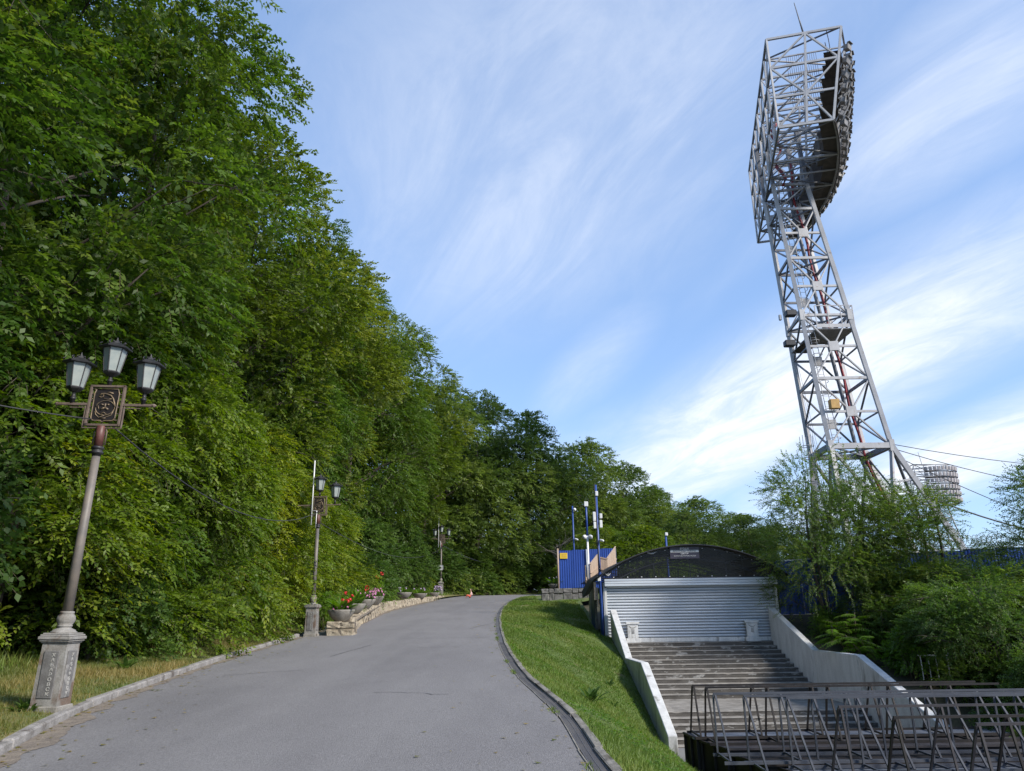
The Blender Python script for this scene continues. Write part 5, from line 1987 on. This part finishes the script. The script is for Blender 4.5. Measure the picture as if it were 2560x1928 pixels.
def trunk_mesh(name, seed, H, RAD, CC, n_limb, r0=.28, mat='bark', top=.82, multi=1, twigs=0):
    rnd = random.Random(seed)
    m = MB()
    for s_ in range(multi):
        off = Vector((rnd.uniform(-.5, .5), rnd.uniform(-.5, .5), 0)) * (multi > 1)
        lean = Vector((rnd.uniform(-1, 1), rnd.uniform(-1, 1), 0)) * (.03 + .10 * (multi > 1))
        pts, rs_ = [], []
        for i in range(9):
            f = i / 8 * top
            pts.append(off + lean * H * f + Vector((math.sin(f * 5 + seed) * .18 * f * 2, math.cos(f * 4 + seed) * .18 * f * 2, H * f - (0.5 if i == 0 else 0))))
            rs_.append(max(.02, r0 * (1.15 if i == 0 else 1) * (1 - f) ** .8))
        m.tube(pts, rs_, 8)
        idx = [rnd.randrange(len(CC)) for _ in range(n_limb // multi)]
        for j in idx:
            c = Vector(CC[j])
            f = max(.06, min(.95, (c.z / H - .16) / top))
            k = min(7, int(f * 8))
            b = pts[k].lerp(pts[k + 1], f * 8 - k)
            mid = b.lerp(c, .5) + Vector((rnd.uniform(-.25, .25), rnd.uniform(-.25, .25), rnd.uniform(-.1, .35)))
            r1 = rs_[k] * .32
            m.tube([b, b.lerp(mid, .5) + Vector((0, 0, .05)), mid, mid.lerp(c, .6), c], [r1, r1 * .8, r1 * .6, r1 * .4, .012], 5)
            for _ in range(2):
                e = c + Vector((rnd.uniform(-1, 1), rnd.uniform(-1, 1), rnd.uniform(-.4, .6))) * .9
                m.tube([mid.lerp(c, .5), mid.lerp(e, .75), e], [r1 * .35, r1 * .22, .006], 4)
    for _ in range(twigs):
        c = Vector(CC[rnd.randrange(len(CC))])
        o_ = Vector((c.x, c.y, 0)).normalized()
        d = (o_ + Vector((rnd.uniform(-.8, .8), rnd.uniform(-.8, .8), rnd.uniform(-.5, .6)))).normalized()
        p = c + o_ * .3
        pts = [p]
        for k in range(5):
            d = (d + Vector((rnd.uniform(-.25, .25), rnd.uniform(-.25, .25), rnd.uniform(-.3, .12)))).normalized()
            p = p + d * rnd.uniform(.25, .45)
            pts.append(p)
        m.tube(pts, [.016, .014, .011, .009, .006, .003], 4)
        for k in (2, 3):
            e = (d + Vector((rnd.uniform(-1, 1), rnd.uniform(-1, 1), rnd.uniform(-.6, .4)))).normalized()
            m.tube([pts[k], pts[k] + e * .3, pts[k] + e * .55 + Vector((0, 0, -.1))], [.008, .006, .003], 3)
    return m.mesh(name, mat)


PROTO = {}


def make_kind(key, variants, H, RAD, kind, mat, trunk, **kw):
    PROTO[key] = []
    for v in range(variants):
        cm, CC, CR = crown_mesh('crown', kw.get('seed', 0) + v * 13 + len(key), H, RAD, kind, mat, kw['clumps'], kw['sprays'], kw['nl'], kw['slen'], kw['leafL'], kw['leafW'],
                                kw.get('rc', (.9, 1.7)), kw.get('droop', .25), kw.get('spread', 1.0), kw.get('core', 0), kw.get('u0', .02), kw.get('flat', .75), kw.get('fuzz', .06),
                                kw.get('stems', True), kw.get('shell', (.62, 1.0)))
        tm = trunk_mesh('trunk', v + 3, H, RAD, CC, trunk['limbs'], trunk['r'], trunk.get('mat', 'bark'), trunk.get('top', .82), trunk.get('multi', 1), trunk.get('twigs', 0))
        PROTO[key].append((cm, tm))


def plant(name, key, var, loc, label, cat, group, scale=(1, 1, 1), rz=0.0, parts=('crown', 'trunk')):
    cm, tm = PROTO[key][var % len(PROTO[key])]
    t = thing(name, label, cat, loc, rz, group)
    S = Matrix.Diagonal((*scale, 1))
    c = link(parts[0], cm, t, S)
    c['kind'] = 'stuff'
    link(parts[1], tm, t, S)
    return t


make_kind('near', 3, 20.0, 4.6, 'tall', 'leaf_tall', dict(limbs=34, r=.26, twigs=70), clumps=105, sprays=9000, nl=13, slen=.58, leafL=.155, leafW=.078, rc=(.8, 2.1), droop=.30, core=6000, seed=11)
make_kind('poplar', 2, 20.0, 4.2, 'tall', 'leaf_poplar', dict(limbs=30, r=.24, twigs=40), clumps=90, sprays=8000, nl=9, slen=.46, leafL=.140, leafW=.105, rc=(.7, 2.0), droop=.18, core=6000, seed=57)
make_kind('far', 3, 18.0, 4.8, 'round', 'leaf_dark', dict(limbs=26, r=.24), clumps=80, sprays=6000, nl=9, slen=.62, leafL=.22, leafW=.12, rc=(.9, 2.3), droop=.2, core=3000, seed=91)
make_kind('maple', 2, 7.0, 2.7, 'bush', 'leaf_yellow', dict(limbs=20, r=.10, multi=3), clumps=80, sprays=5600, nl=11, slen=.44, leafL=.120, leafW=.062, rc=(.55, 1.05), droop=.40, core=1200, seed=131)
make_kind('lilac', 2, 4.2, 1.9, 'bush', 'leaf_shrub', dict(limbs=16, r=.06, multi=3), clumps=55, sprays=2600, nl=7, slen=.40, leafL=.130, leafW=.100, rc=(.45, .8), droop=.2, core=900, seed=171)
make_kind('elm', 3, 6.5, 2.3, 'airy', 'leaf_elm', dict(limbs=26, r=.09, multi=2, top=.9), clumps=75, sprays=2600, nl=15, slen=.62, leafL=.085, leafW=.042, rc=(.5, .95), droop=.15, core=300, seed=211, flat=.8, u0=.20)
make_kind('lowelm', 2, 4.4, 2.6, 'airy', 'leaf_elm', dict(limbs=26, r=.06, multi=3, twigs=30), clumps=60, sprays=3800, nl=12, slen=.60, leafL=.115, leafW=.058, rc=(.45, .95), droop=.22, core=1200, seed=251, shell=(.4, 1.05))
make_kind('herb', 2, 1.5, .7, 'bush', 'leaf_bright', dict(limbs=8, r=.015, multi=3, mat='twig'), clumps=28, sprays=520, nl=9, slen=.28, leafL=.085, leafW=.045, rc=(.16, .32), droop=.3, core=80, seed=291)

rt = random.Random(21)


def gz(x, y):
    return float(verge_z(x, y))


NEAR = [
    # x, y, height scale, width scale, kind, label
    (-11.0, 3.5, 1.04, 1.0, 'near', 'tall roadside tree at the picture edge beside the nearest lamp'),
    (-12.2, 9.6, 1.06, 1.05, 'near', 'tall leafy tree directly behind the nearest street lamp'),
    (-11.9, 15.8, 1.04, 1.05, 'near', 'tall leafy tree between the nearest lamp and the second lamp'),
    (-12.5, 22.4, 1.04, 1.0, 'poplar', 'tall tree with broad leaves just before the second lamp'),
    (-12.1, 29.4, 1.03, 1.02, 'poplar', 'tall tree behind the planter bowls of the near stone wall'),
    (-12.3, 34.0, 1.00, .95, 'near', 'tall tree behind the far end of the near stone wall'),
    (-11.6, 40.5, .98, .95, 'poplar', 'tall tree behind the first shallow bowl'),
    (-10.7, 47.5, .96, .95, 'near', 'tall tree behind the second shallow bowl'),
    (-9.0, 55.0, .96, 1.0, 'poplar', 'tall tree standing over the third street lamp'),
]
for i, (x, y, hs, ws, key, lab) in enumerate(NEAR):
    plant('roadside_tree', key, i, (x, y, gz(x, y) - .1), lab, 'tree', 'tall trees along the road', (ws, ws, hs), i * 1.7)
SECOND = [(-18.5, 6, 'near'), (-18.5, 13.5, 'near'), (-18.5, 21, 'poplar'), (-18.0, 28.5, 'near'), (-17.5, 36, 'far'), (-16.5, 44, 'far'), (-15, 53, 'far')]
SL = ['second-row tree at the picture edge behind the front trees', 'second-row tree behind the nearest lamp', 'second-row tree behind the yellow-green maples', 'second-row tree behind the second lamp',
      'second-row tree behind the planter wall', 'second-row tree behind the shallow bowls', 'second-row tree behind the third lamp']
for i, (x, y, key) in enumerate(SECOND):
    plant('forest_tree', key, i + 1, (x, y, gz(x, y) - .2), SL[i], 'tree', 'second row of trees on the hillside', (1.1, 1.1, 1.02), i * 2.3 + .5)
FAR = [
    (-7.5, 63, 1.02, 'dark tree at the end of the road just past the third lamp'),
    (-3.5, 69.5, 1.03, 'dark tree facing the road end above the seated person'),
    (1.5, 76, 1.02, 'dark tree behind the road end, leaning over the bend'),
    (7.5, 83, .95, 'dark tree behind the far lamp'),
    (13.5, 91, .87, 'dark tree behind the small blue fence'),
    (18.5, 99, .78, 'dark tree above the board parapet'),
    (25, 104, .74, 'rounded tree above the canopy crown'),
    (32, 108, .64, 'rounded tree above the canopy on the tower side'),
    (39.5, 112, .57, 'low rounded tree at the foot of the skyline beside the tower shrubs'),
    (47, 114, .52, 'low rounded tree mostly behind the tower shrubs'),
]
for i, (x, y, hs, lab) in enumerate(FAR):
    plant('forest_tree', 'far', i, (x, y, 2.6), lab, 'tree', 'trees closing the view beyond the bend', (1.08, 1.08, hs), i * 1.9)
BACK = [(-10, 74, 'far tree behind the road-end trees, on the hill side'), (-3, 83, 'far tree deep behind the road end'), (5, 92, 'far tree deep behind the far lamp'), (14, 104, 'far tree deep behind the blue fence'),
        (24, 113, 'far tree deep behind the canopy')]
for i, (x, y, lab) in enumerate(BACK):
    plant('forest_tree', 'far', i + 1, (x, y, 2.8), lab, 'tree', 'trees closing the view beyond the bend', (1.15, 1.15, (1.0, .95, .88, .76, .62)[i]), i * 2.9 + 1)

UNDER = [
    (-9.6, 8.2, 'lilac', 1.05, 1.0, 'broad-leaved dark shrub at the picture edge behind the lamp pedestal'),
    (-10.2, 11.6, 'lilac', .95, 1.05, 'broad-leaved dark shrub just behind the lettered pedestal'),
    (-10.3, 14.9, 'maple', 1.0, .85, 'yellow-green maple bush beside the nearest lamp post'),
    (-10.2, 18.2, 'maple', 1.05, 1.05, 'tall yellow-green maple bush in the middle of the verge edge'),
    (-10.0, 21.8, 'maple', 1.0, 1.1, 'yellow-green maple bush just before the second lamp'),
    (-9.6, 25.3, 'maple', .95, .95, 'golden maple bush directly behind the second lamp'),
    (-9.0, 16.4, 'lilac', .60, .60, 'low round shrub at the edge of the dry grass'),
    (-9.1, 20.2, 'lilac', .55, .55, 'low shrub in front of the maple bushes'),
    (-9.4, 29.4, 'maple', .90, .80, 'golden maple bush behind the planter wall'),
    (-9.6, 33.5, 'maple', .9, .72, 'light green maple bush behind the fourth bowl'),
    (-9.0, 38.8, 'lilac', 1.1, 1.1, 'green shrub at the gap between the two stone walls'),
    (-8.6, 44.0, 'lilac', 1.1, 1.0, 'green shrub behind the shallow bowls'),
    (-7.9, 50.0, 'lilac', 1.1, 1.1, 'green shrub just before the third lamp'),
    (-7.0, 60.0, 'lilac', 1.2, 1.0, 'green shrub just past the third lamp'),
    (-4.6, 66.0, 'lilac', 1.3, 1.0, 'green shrub behind the seated person'),
    (-1.4, 71.5, 'lilac', 1.3, 1.1, 'green shrub at the middle of the road end'),
    (2.2, 75.5, 'lilac', 1.3, 1.15, 'green shrub at the outer bend of the road'),
    (6.0, 79.0, 'lilac', 1.3, 1.0, 'green shrub beside the far lamp'),
    (6.8, 58.5, 'maple', .9, .8, 'light green bush rising behind the board parapet'),
    (9.5, 56.0, 'maple', 1.0, .75, 'light green bush peeking over the canopy'),
    (14.5, 62.0, 'far', .55, .40, 'rounded bush behind the canopy shoulder'),
    (21.0, 66.0, 'far', .55, .40, 'rounded bush behind the tower-side fence'),
]
for i, (x, y, key, ws, hs, lab) in enumerate(UNDER):
    z = gz(x, y) if x < -5 and y < 62 else 2.75
    if x > 5 and y < 70:
        z = 2.0
    plant('bush', key, i, (x, y, z - .08), lab, 'bush', 'bushes along the wood edge', (ws, ws, hs), i * 1.3, ('foliage', 'stems'))

# right-hand shrubs
RSH = [
    (12.9, 31.3, 'elm', .95, 1.12, 'airy grey-green shrub rising highest beside the canopy'),
    (15.0, 31.6, 'elm', 1.05, .90, 'airy shrub in front of the tower base'),
    (16.9, 31.2, 'elm', 1.0, .84, 'olive shrub hiding the splayed tower leg'),
    (20.4, 26.8, 'elm', 1.0, 1.08, 'airy tree reaching in from the picture edge above the blue fence'),
    (24.5, 25.5, 'lowelm', 1.1, 1.0, 'dense shrub just outside the picture edge by the fence'),
    (25.0, 20.5, 'lowelm', 1.1, 1.1, 'dense shrub just outside the picture edge by the plaza'),
    (14.6, 29.8, 'lowelm', .62, .62, 'dark shrub pressed against the blue fence beside the shutter'),
    (16.4, 29.2, 'lowelm', .80, .70, 'dark shrub in the middle of the fence foot'),
    (16.6, 26.6, 'lowelm', .95, .68, 'dense drooping shrub behind the stair wall'),
    (19.4, 25.4, 'lowelm', 1.0, .66, 'dense drooping shrub at the picture edge'),
    (14.6, 24.0, 'lowelm', .75, .72, 'low dense shrub behind the white handrail'),
    (17.2, 22.6, 'lowelm', .95, .70, 'dense shrub behind the steel frames'),
    (20.5, 21.5, 'lowelm', 1.0, .75, 'dense shrub behind the frames at the picture edge'),
    (14.2, 20.2, 'lowelm', .62, .60, 'low shrub beside the end of the shrub-side stair wall'),
]
for i, (x, y, key, ws, hs, lab) in enumerate(RSH):
    plant('shrub', key, i, (x, y, float(slope_z(x, y)) - .08), lab, 'shrub', 'shrubs beside the stairs', (ws, ws, hs), i * 2.1, ('foliage', 'stems'))
for i, (x, y, s, lab) in enumerate(((13.1, 25.4, 1.1, 'pale green weeds beside the white handrail'), (13.6, 26.0, 1.0, 'pale green weeds below the fern-leaved shrub'), (12.6, 31.2, .8, 'weeds at the fence foot beside the shutter'))):
    plant('weed_clump', 'herb', i, (x, y, float(slope_z(x, y)) - .05), lab, 'weeds', 'weeds beside the stairs', (s, s, s), i * 1.1, ('foliage', 'stems'))

for i, (x, y, s_, lab) in enumerate(((-6.75, 26.9, .62, 'leafy weeds spilling behind the large front bowl'), (-6.85, 30.1, .7, 'leafy weeds between the second and third bowls'),
                                     (-6.95, 33.1, .7, 'leafy weeds between the third and fourth bowls'), (-7.0, 36.2, .8, 'leafy weeds by the small raised bowl'), (-6.95, 40.0, .8, 'leafy weeds at the start of the receding wall'))):
    plant('weed_clump', 'herb', i, (x, y, float(road_z(y)) + .35), lab, 'weeds', 'weeds behind the flower bowls', (s_ * 1.2, s_ * 1.2, s_), i * 1.7, ('foliage', 'stems'))

# fern-leaved sumac shrubs: long arching leaf stalks with paired leaflets
def sumac(label, loc, seed, n_frond, H):
    rng = np.random.RandomState(seed)
    Qs, st = [], MB()
    for s_ in range(max(3, n_frond // 9)):
        bx_, by_ = rng.normal(0, .35, 2)
        h = H * rng.uniform(.6, 1.0)
        top = Vector((bx_ * 1.6, by_ * 1.6, h))
        st.tube([(bx_ * .5, by_ * .5, -.2), (bx_, by_, h * .5), top], [.03, .022, .014], 5)
        for k in range(9):
            az = rng.rand() * 6.283
            el = rng.uniform(-.05, .75)
            L_ = rng.uniform(.65, 1.0)
            base = top - Vector((0, 0, rng.uniform(0, .45) * h))
            D = np.array([math.cos(az) * math.cos(el), math.sin(az) * math.cos(el), math.sin(el)])
            sd_ = np.array([-math.sin(az), math.cos(az), 0])
            nn = 11
            t_ = (np.arange(nn) + 1.5) / (nn + 1)
            pos = np.array(base)[None] + D[None] * (L_ * t_)[:, None] - np.array([0, 0, 1])[None] * (.42 * L_ * t_ ** 2)[:, None]
            st.tube([tuple(base)] + [tuple(q) for q in pos[::3]], .007, 4)
            ll = .26 * np.sin(np.pi * np.clip(t_ * .85 + .12, 0, 1))
            for sg_ in (-1, 1):
                dirs = nrm(sd_[None] * sg_ + D[None] * .35 + np.array([0, 0, -.30]) + rng.normal(0, .06, (nn, 3)))
                Qs.append(leaves(pos, dirs, np.tile(nrm(np.array([0, 0, 1.0]) + .3 * D), (nn, 1)), ll, np.full(nn, .062)))
    Q = np.concatenate(Qs)
    t = thing('sumac_shrub', label, 'shrub', loc, 0, 'fern-leaved shrubs behind the stair wall')
    c = link('foliage', quads_mesh('foliage', Q, np.clip(rng.normal(.5, .14, len(Q)), 0, 1), 'leaf_bright'), t)
    c['kind'] = 'stuff'
    st.build('stems', 'twig', t)


for i, (x, y, nf, H, lab) in enumerate(((12.5, 28.6, 54, 1.75, 'bright fern-leaved shrub leaning over the stair wall'), (12.6, 27.0, 45, 1.25, 'lower fern-leaved shrub at the bend of the stair wall'),
                                        (14.2, 27.6, 40, 1.7, 'fern-leaved shrub behind the bright one'))):
    sumac(lab, (x, y, float(slope_z(x, y)) - .05), 300 + i, nf, H)

# bare grey tree among the far trees, and dead branches
def bare(name, label, cat, loc, seed, H, n, spread=.9, r0=.07):
    rnd = random.Random(seed)
    m = MB()
    for _ in range(n):
        a = rnd.uniform(0, 6.283)
        p = Vector((0, 0, H * rnd.uniform(.15, .55)))
        d = Vector((math.cos(a) * spread, math.sin(a) * spread, rnd.uniform(.3, 1.1))).normalized()
        pts = [p]
        for k in range(6):
            d = (d + Vector((rnd.uniform(-.35, .35), rnd.uniform(-.35, .35), rnd.uniform(-.25, .2)))).normalized()
            p = p + d * H * .11
            pts.append(p)
            if k > 0:
                for _2 in range(2):
                    e = (d + Vector((rnd.uniform(-1, 1), rnd.uniform(-1, 1), rnd.uniform(-.5, .6)))).normalized()
                    m.tube([p, p + e * H * .05, p + (e + Vector((0, 0, -.15))) * H * .11], [r0 * .22, r0 * .15, r0 * .05], 3)
        m.tube(pts, [r0 * (1 - k / 7) for k in range(7)], 5)
    t = thing(name, label, cat, loc)
    m.build('branches', 'palebark', t)
    MB().tube([(0, 0, -.3), (.1, .05, H * .3), (.0, .1, H * .62)], [r0 * 1.8, r0 * 1.4, r0 * .8], 7).build('trunk', 'palebark', t)


bare('dead_branch', 'dead branches poking out of the shade above the small blue fence', 'branch', (4.0, 70, 4.6), 8, 4.5, 12, .9, .05)

# ------------------------------------------------------------------ grass
def blades(name, x, y, z, h, w, rng, mat, lean=.5, tint=None):
    n = len(x)
    a = rng.rand(n) * 6.283
    b = rng.rand(n) * 6.283
    dx, dy = np.cos(a) * w / 2, np.sin(a) * w / 2
    lx, ly = np.cos(b) * h * lean * rng.rand(n), np.sin(b) * h * lean * rng.rand(n)
    V = np.zeros((n, 3, 3))
    V[:, 0] = np.stack([x - dx, y - dy, z - .01], 1)
    V[:, 1] = np.stack([x + dx, y + dy, z - .01], 1)
    V[:, 2] = np.stack([x + lx, y + ly, z + h], 1)
    return quads_mesh(name, V, np.clip(tint if tint is not None else rng.normal(.5, .2, n), 0, 1), mat, 3)


rng = np.random.RandomState(77)


def lownoise(x, y, s, seed):
    r_ = np.random.RandomState(seed)
    out = np.zeros_like(x)
    for k in range(9):
        a, f, p = r_.rand() * 6.283, s * r_.uniform(.5, 2.2), r_.rand() * 6.283
        out += np.sin((x * np.cos(a) + y * np.sin(a)) * f + p)
    return out / 9 ** .5 / 1.2


# right bank: density falls with distance
n = 230000
y = 6.0 + 50 * rng.rand(n) ** 1.75
u = rng.rand(n)
xr = np.interp(y, [-20, 18, 21.4, 21.7, 32.5, 33.4, 34, 44, 46.5, 60], [5.2, 5.2, 4.5, 4.05, 4.05, 4.0, 3.5, 3.5, 6.0, 6.4])
xl = right_x(y) + .245
x = xl + (np.maximum(xr, xl + .5) - xl) * u
z = bank_z(x, y)
f = lownoise(x, y, 1.4, 1)
keep = ~((y > 44.6) & (x > 1.4) & (x < 6))
h = (.022 + .045 * rng.rand(n) ** 1.5) * (1 + .5 * f) * np.interp(y, [6, 20, 50], [1, 1.2, 1.7])
w = .010 * np.interp(y, [6, 15, 30, 50], [.9, 1.4, 2.6, 4])
tint = .5 + .22 * lownoise(x, y, .9, 5) + rng.normal(0, .14, n)
me = blades('grass', x[keep], y[keep], z[keep], h[keep], (w * (.7 + .6 * rng.rand(n)))[keep], rng, 'blade', 1.5, tint[keep])
tag(link('grass', me), 'short green grass on the bank between the drain and the stairs', 'grass', kind='stuff')
# clover patches in the bank
n = 42000
y = 6.5 + 40 * rng.rand(n) ** 1.7
x = right_x(y) + .3 + (np.interp(y, [0, 18, 21.6, 33, 46], [4.8, 4.6, 4.05, 4.0, 3.5]) - right_x(y) - .35) * rng.rand(n)
cl = lownoise(x, y, 2.6, 21) + .5 * lownoise(x, y, 6.0, 22)
k = (cl > .35) & ~((y > 44.6) & (x > 1.4))
x, y = x[k], y[k]
n = len(x)
a = rng.rand(n) * 6.283
P_ = np.stack([x, y, bank_z(x, y) + .015 + .03 * rng.rand(n)], 1)
D_ = np.stack([np.cos(a), np.sin(a), rng.normal(0.15, .25, n)], 1)
sz = (.022 + .02 * rng.rand(n)) * np.interp(y, [6, 15, 45], [1, 1.4, 2.6])
V = leaves(P_, nrm(D_), nrm(np.array([0, 0, 1.0]) + rng.normal(0, .3, (n, 3))), sz, sz * .8)
tag(link('clover', quads_mesh('clover', V, np.clip(rng.normal(.45, .2, n), 0, 1), 'leaf_bright')), 'patches of small round-leaved clover in the bank grass', 'clover', kind='stuff')
# left verge: sparse dry grass
n = 60000
y = 4.5 + 22 * rng.rand(n) ** 1.4
off = .20 + 3.4 * rng.rand(n)
x = left_x(y) - off
z = verge_z(x, y) + .005
f = lownoise(x, y, 1.6, 9)
h = (.035 + .05 * rng.rand(n)) * (1 + .5 * f) * np.interp(off, [.2, 2.2, 3.6], [.8, 1.1, 2.4])
tint = np.clip(.60 + .30 * f - .16 * np.maximum(0, off - 2.0) + rng.normal(0, .14, n), 0, 1)
me = blades('dry_grass', x, y, z, h, .012 * (.7 + .6 * rng.rand(n)) * np.interp(y, [5, 14, 26], [.9, 1.4, 2.2]), rng, 'dryblade', .9, tint)
tag(link('dry_grass', me), 'straw-coloured dry grass on the verge behind the left kerb', 'grass', kind='stuff')
# tall grass along the wood edge
n = 26000
y = 5 + 58 * rng.rand(n) ** 1.2
off = np.where(y < 25, 2.6 + 1.6 * rng.rand(n), 1.0 + 1.6 * rng.rand(n))
x = left_x(np.minimum(y, 74)) - off
z = verge_z(x, y)
h = .08 + .22 * rng.rand(n) ** 2
me = blades('tall_grass', x, y, z, h, .016 * np.interp(y, [5, 20, 60], [.9, 1.5, 3.0]), rng, 'blade', .8)
tag(link('tall_grass', me), 'uncut green grass along the edge of the wood', 'grass', kind='stuff')
# weeds in the drain joint
n = 2600
y = 7 + 26 * rng.rand(n)
cl = lownoise(np.zeros(n), y, 5.0, 3)
keep = cl > .35
y = y[keep]
x = right_x(y) + rng.normal(.0, .022, len(y))
me = blades('joint_weeds', x, y, road_z(y), .02 + .045 * rng.rand(len(y)), .014 * np.ones(len(y)), rng, 'blade', 1.6)
tag(link('joint_weeds', me), 'small weeds growing in the joint beside the drain', 'weeds', kind='stuff')

# broad-leaved weed on the bank, small plant by the kerb
def rosette(name, label, cat, loc, seed, n, L0, L1, W, mat='leaf_shrub', up=1.1):
    rnd = random.Random(seed)
    mb = MB()
    leaf_blades(mb, rnd, n, .12, L0, L1, W, 0.0, up)
    o = mb.build(name, mat)
    o.location = loc
    set_tint(o, rnd)
    return tag(o, label, cat)


for i, (x, y, n_, L0, L1, W, lab) in enumerate((
        (1.35, 14.6, 40, .22, .42, .07, 'leafy dock weed in the middle of the grass bank'),
        (2.35, 19.5, 18, .15, .28, .06, 'small leafy weed on the grass bank towards the wall'),
        (2.9, 24.5, 16, .15, .28, .06, 'small leafy weed on the grass bank near the stair wall'),
        (1.0, 30.5, 16, .15, .26, .05, 'small leafy weed high on the grass bank'))):
    rosette('bank_weed', lab, 'weed', (x, y, float(bank_z(x, y))), 60 + i, n_, L0, L1, W)
rosette('verge_weed', 'small leafy weed in the verge grass near the kerb', 'weed', (-7.6, 15.2, float(verge_z(-7.6, 15.2))), 80, 26, .15, .32, .09)
rosette('verge_weed', 'green weed tuft at the foot of the lettered pedestal', 'weed', (-6.42, 10.36, float(verge_z(-6.42, 10.36))), 81, 40, .10, .24, .05)

# leaf litter along the road edges
n = 900
y = 5 + 45 * rng.rand(n) ** 1.3
e = rng.rand(n) ** 3 * 1.6
x = np.where(rng.rand(n) < .75, left_x(y) + .03 + e, right_x(y) - .03 - e)
V = np.zeros((n, 3, 3))
a = rng.rand(n) * 6.283
sz = (.018 + .03 * rng.rand(n)) * np.interp(y, [5, 20, 50], [.9, 1.3, 2])
for k in range(3):
    V[:, k, 0] = x + np.cos(a + k * 2.1) * sz
    V[:, k, 1] = y + np.sin(a + k * 2.1) * sz * (.5 + .5 * (k == 0))
    V[:, k, 2] = road_crown(V[:, k, 0], V[:, k, 1]) + .006 + .012 * rng.rand(n)
tag(link('road_litter', quads_mesh('road_litter', V, np.clip(rng.normal(.7, .25, n), 0, 1), 'dryblade', 3)), 'scattered dry leaf litter along the road edges', 'leaf litter', kind='stuff')

# litter on the steps
mb = MB()
rnd = random.Random(12)
for k in range(26):
    x, y = rnd.gauss(6.9, .35), rnd.uniform(31.70, 31.93)
    mb.add([(x, y, -.035), (x + rnd.uniform(.03, .08), y + .02, -.02), (x + .05, y + .07, -.036)], [(0, 1, 2)])
tag(mb.build('fallen_leaves', 'ochre'), 'few yellow fallen leaves on an upper step', 'leaves', kind='stuff')

# ------------------------------------------------------------------ seated child on the road crest
def skinned(name, pts, edges, mat, parent, at=None, sub=2):
    me = bpy.data.meshes.new(name)
    me.from_pydata([p[:3] for p in pts], edges, [])
    o = bpy.data.objects.new(name + '_source', me)
    COL.objects.link(o)
    mod = o.modifiers.new('skin', 'SKIN')
    mod.use_smooth_shade = True
    for i, p in enumerate(pts):
        me.skin_vertices[0].data[i].radius = (p[3], p[4] if len(p) > 4 else p[3])
    me.skin_vertices[0].data[0].use_root = True
    s2 = o.modifiers.new('sub', 'SUBSURF')
    s2.levels = s2.render_levels = sub
    dg = bpy.context.evaluated_depsgraph_get()
    dg.update()
    out = bpy.data.meshes.new_from_object(o.evaluated_get(dg))
    bpy.data.objects.remove(o)
    out.name = name
    out.materials.clear()
    out.materials.append(M[mat])
    return link(name, out, parent, at)


py = 53.0
px = -3.05
ch = thing('person', 'small seated person in pink top and orange-red trousers on the road crest', 'person', (px, py, float(road_crown(px, py))), R(-90))
# local frame: faces -y of the empty turned to +x; sits on the ground with knees drawn up and feet forward
body = [(0, 0, .11, .085), (0, .005, .22, .082), (0, -.005, .33, .085), (0, -.01, .40, .04), (0, -.02, .46, .035), (0, -.03, .53, .075), (0, -.03, .60, .065),
        (.075, -.10, .12, .06), (.085, -.27, .20, .045), (.075, -.34, .08, .035), (.075, -.42, .04, .03),
        (-.075, -.10, .12, .06), (-.085, -.27, .20, .045), (-.075, -.34, .08, .035), (-.075, -.42, .04, .03),
        (.11, .0, .35, .035), (.14, -.06, .24, .028), (.11, -.18, .20, .022), (.10, -.22, .20, .02),
        (-.11, .0, .35, .035), (-.14, -.06, .24, .028), (-.11, -.18, .20, .022), (-.10, -.22, .20, .02)]
ed = [(0, 1), (1, 2), (2, 3), (3, 4), (4, 5), (5, 6), (0, 7), (7, 8), (8, 9), (9, 10), (0, 11), (11, 12), (12, 13), (13, 14), (2, 15), (15, 16), (16, 17), (17, 18), (2, 19), (19, 20), (20, 21), (21, 22)]
skinned('body', body, ed, 'skin', ch)
skinned('top', [(0, .0, .15, .09), (0, .005, .24, .10), (0, -.005, .34, .10), (0, -.01, .39, .06), (.12, 0, .345, .045), (-.12, 0, .345, .045)], [(0, 1), (1, 2), (2, 3), (2, 4), (2, 5)], 'shirt', ch)
skinned('trousers', [(0, .01, .10, .105), (.08, -.10, .12, .078), (.088, -.27, .20, .060), (.076, -.335, .09, .05), (-.08, -.10, .12, .078), (-.088, -.27, .20, .060), (-.076, -.335, .09, .05)],
        [(0, 1), (1, 2), (2, 3), (0, 4), (4, 5), (5, 6)], 'trousers', ch)
skinned('hair', [(0, .01, .60, .082), (0, .045, .55, .07), (0, .05, .48, .05)], [(0, 1), (1, 2)], 'hair', ch)
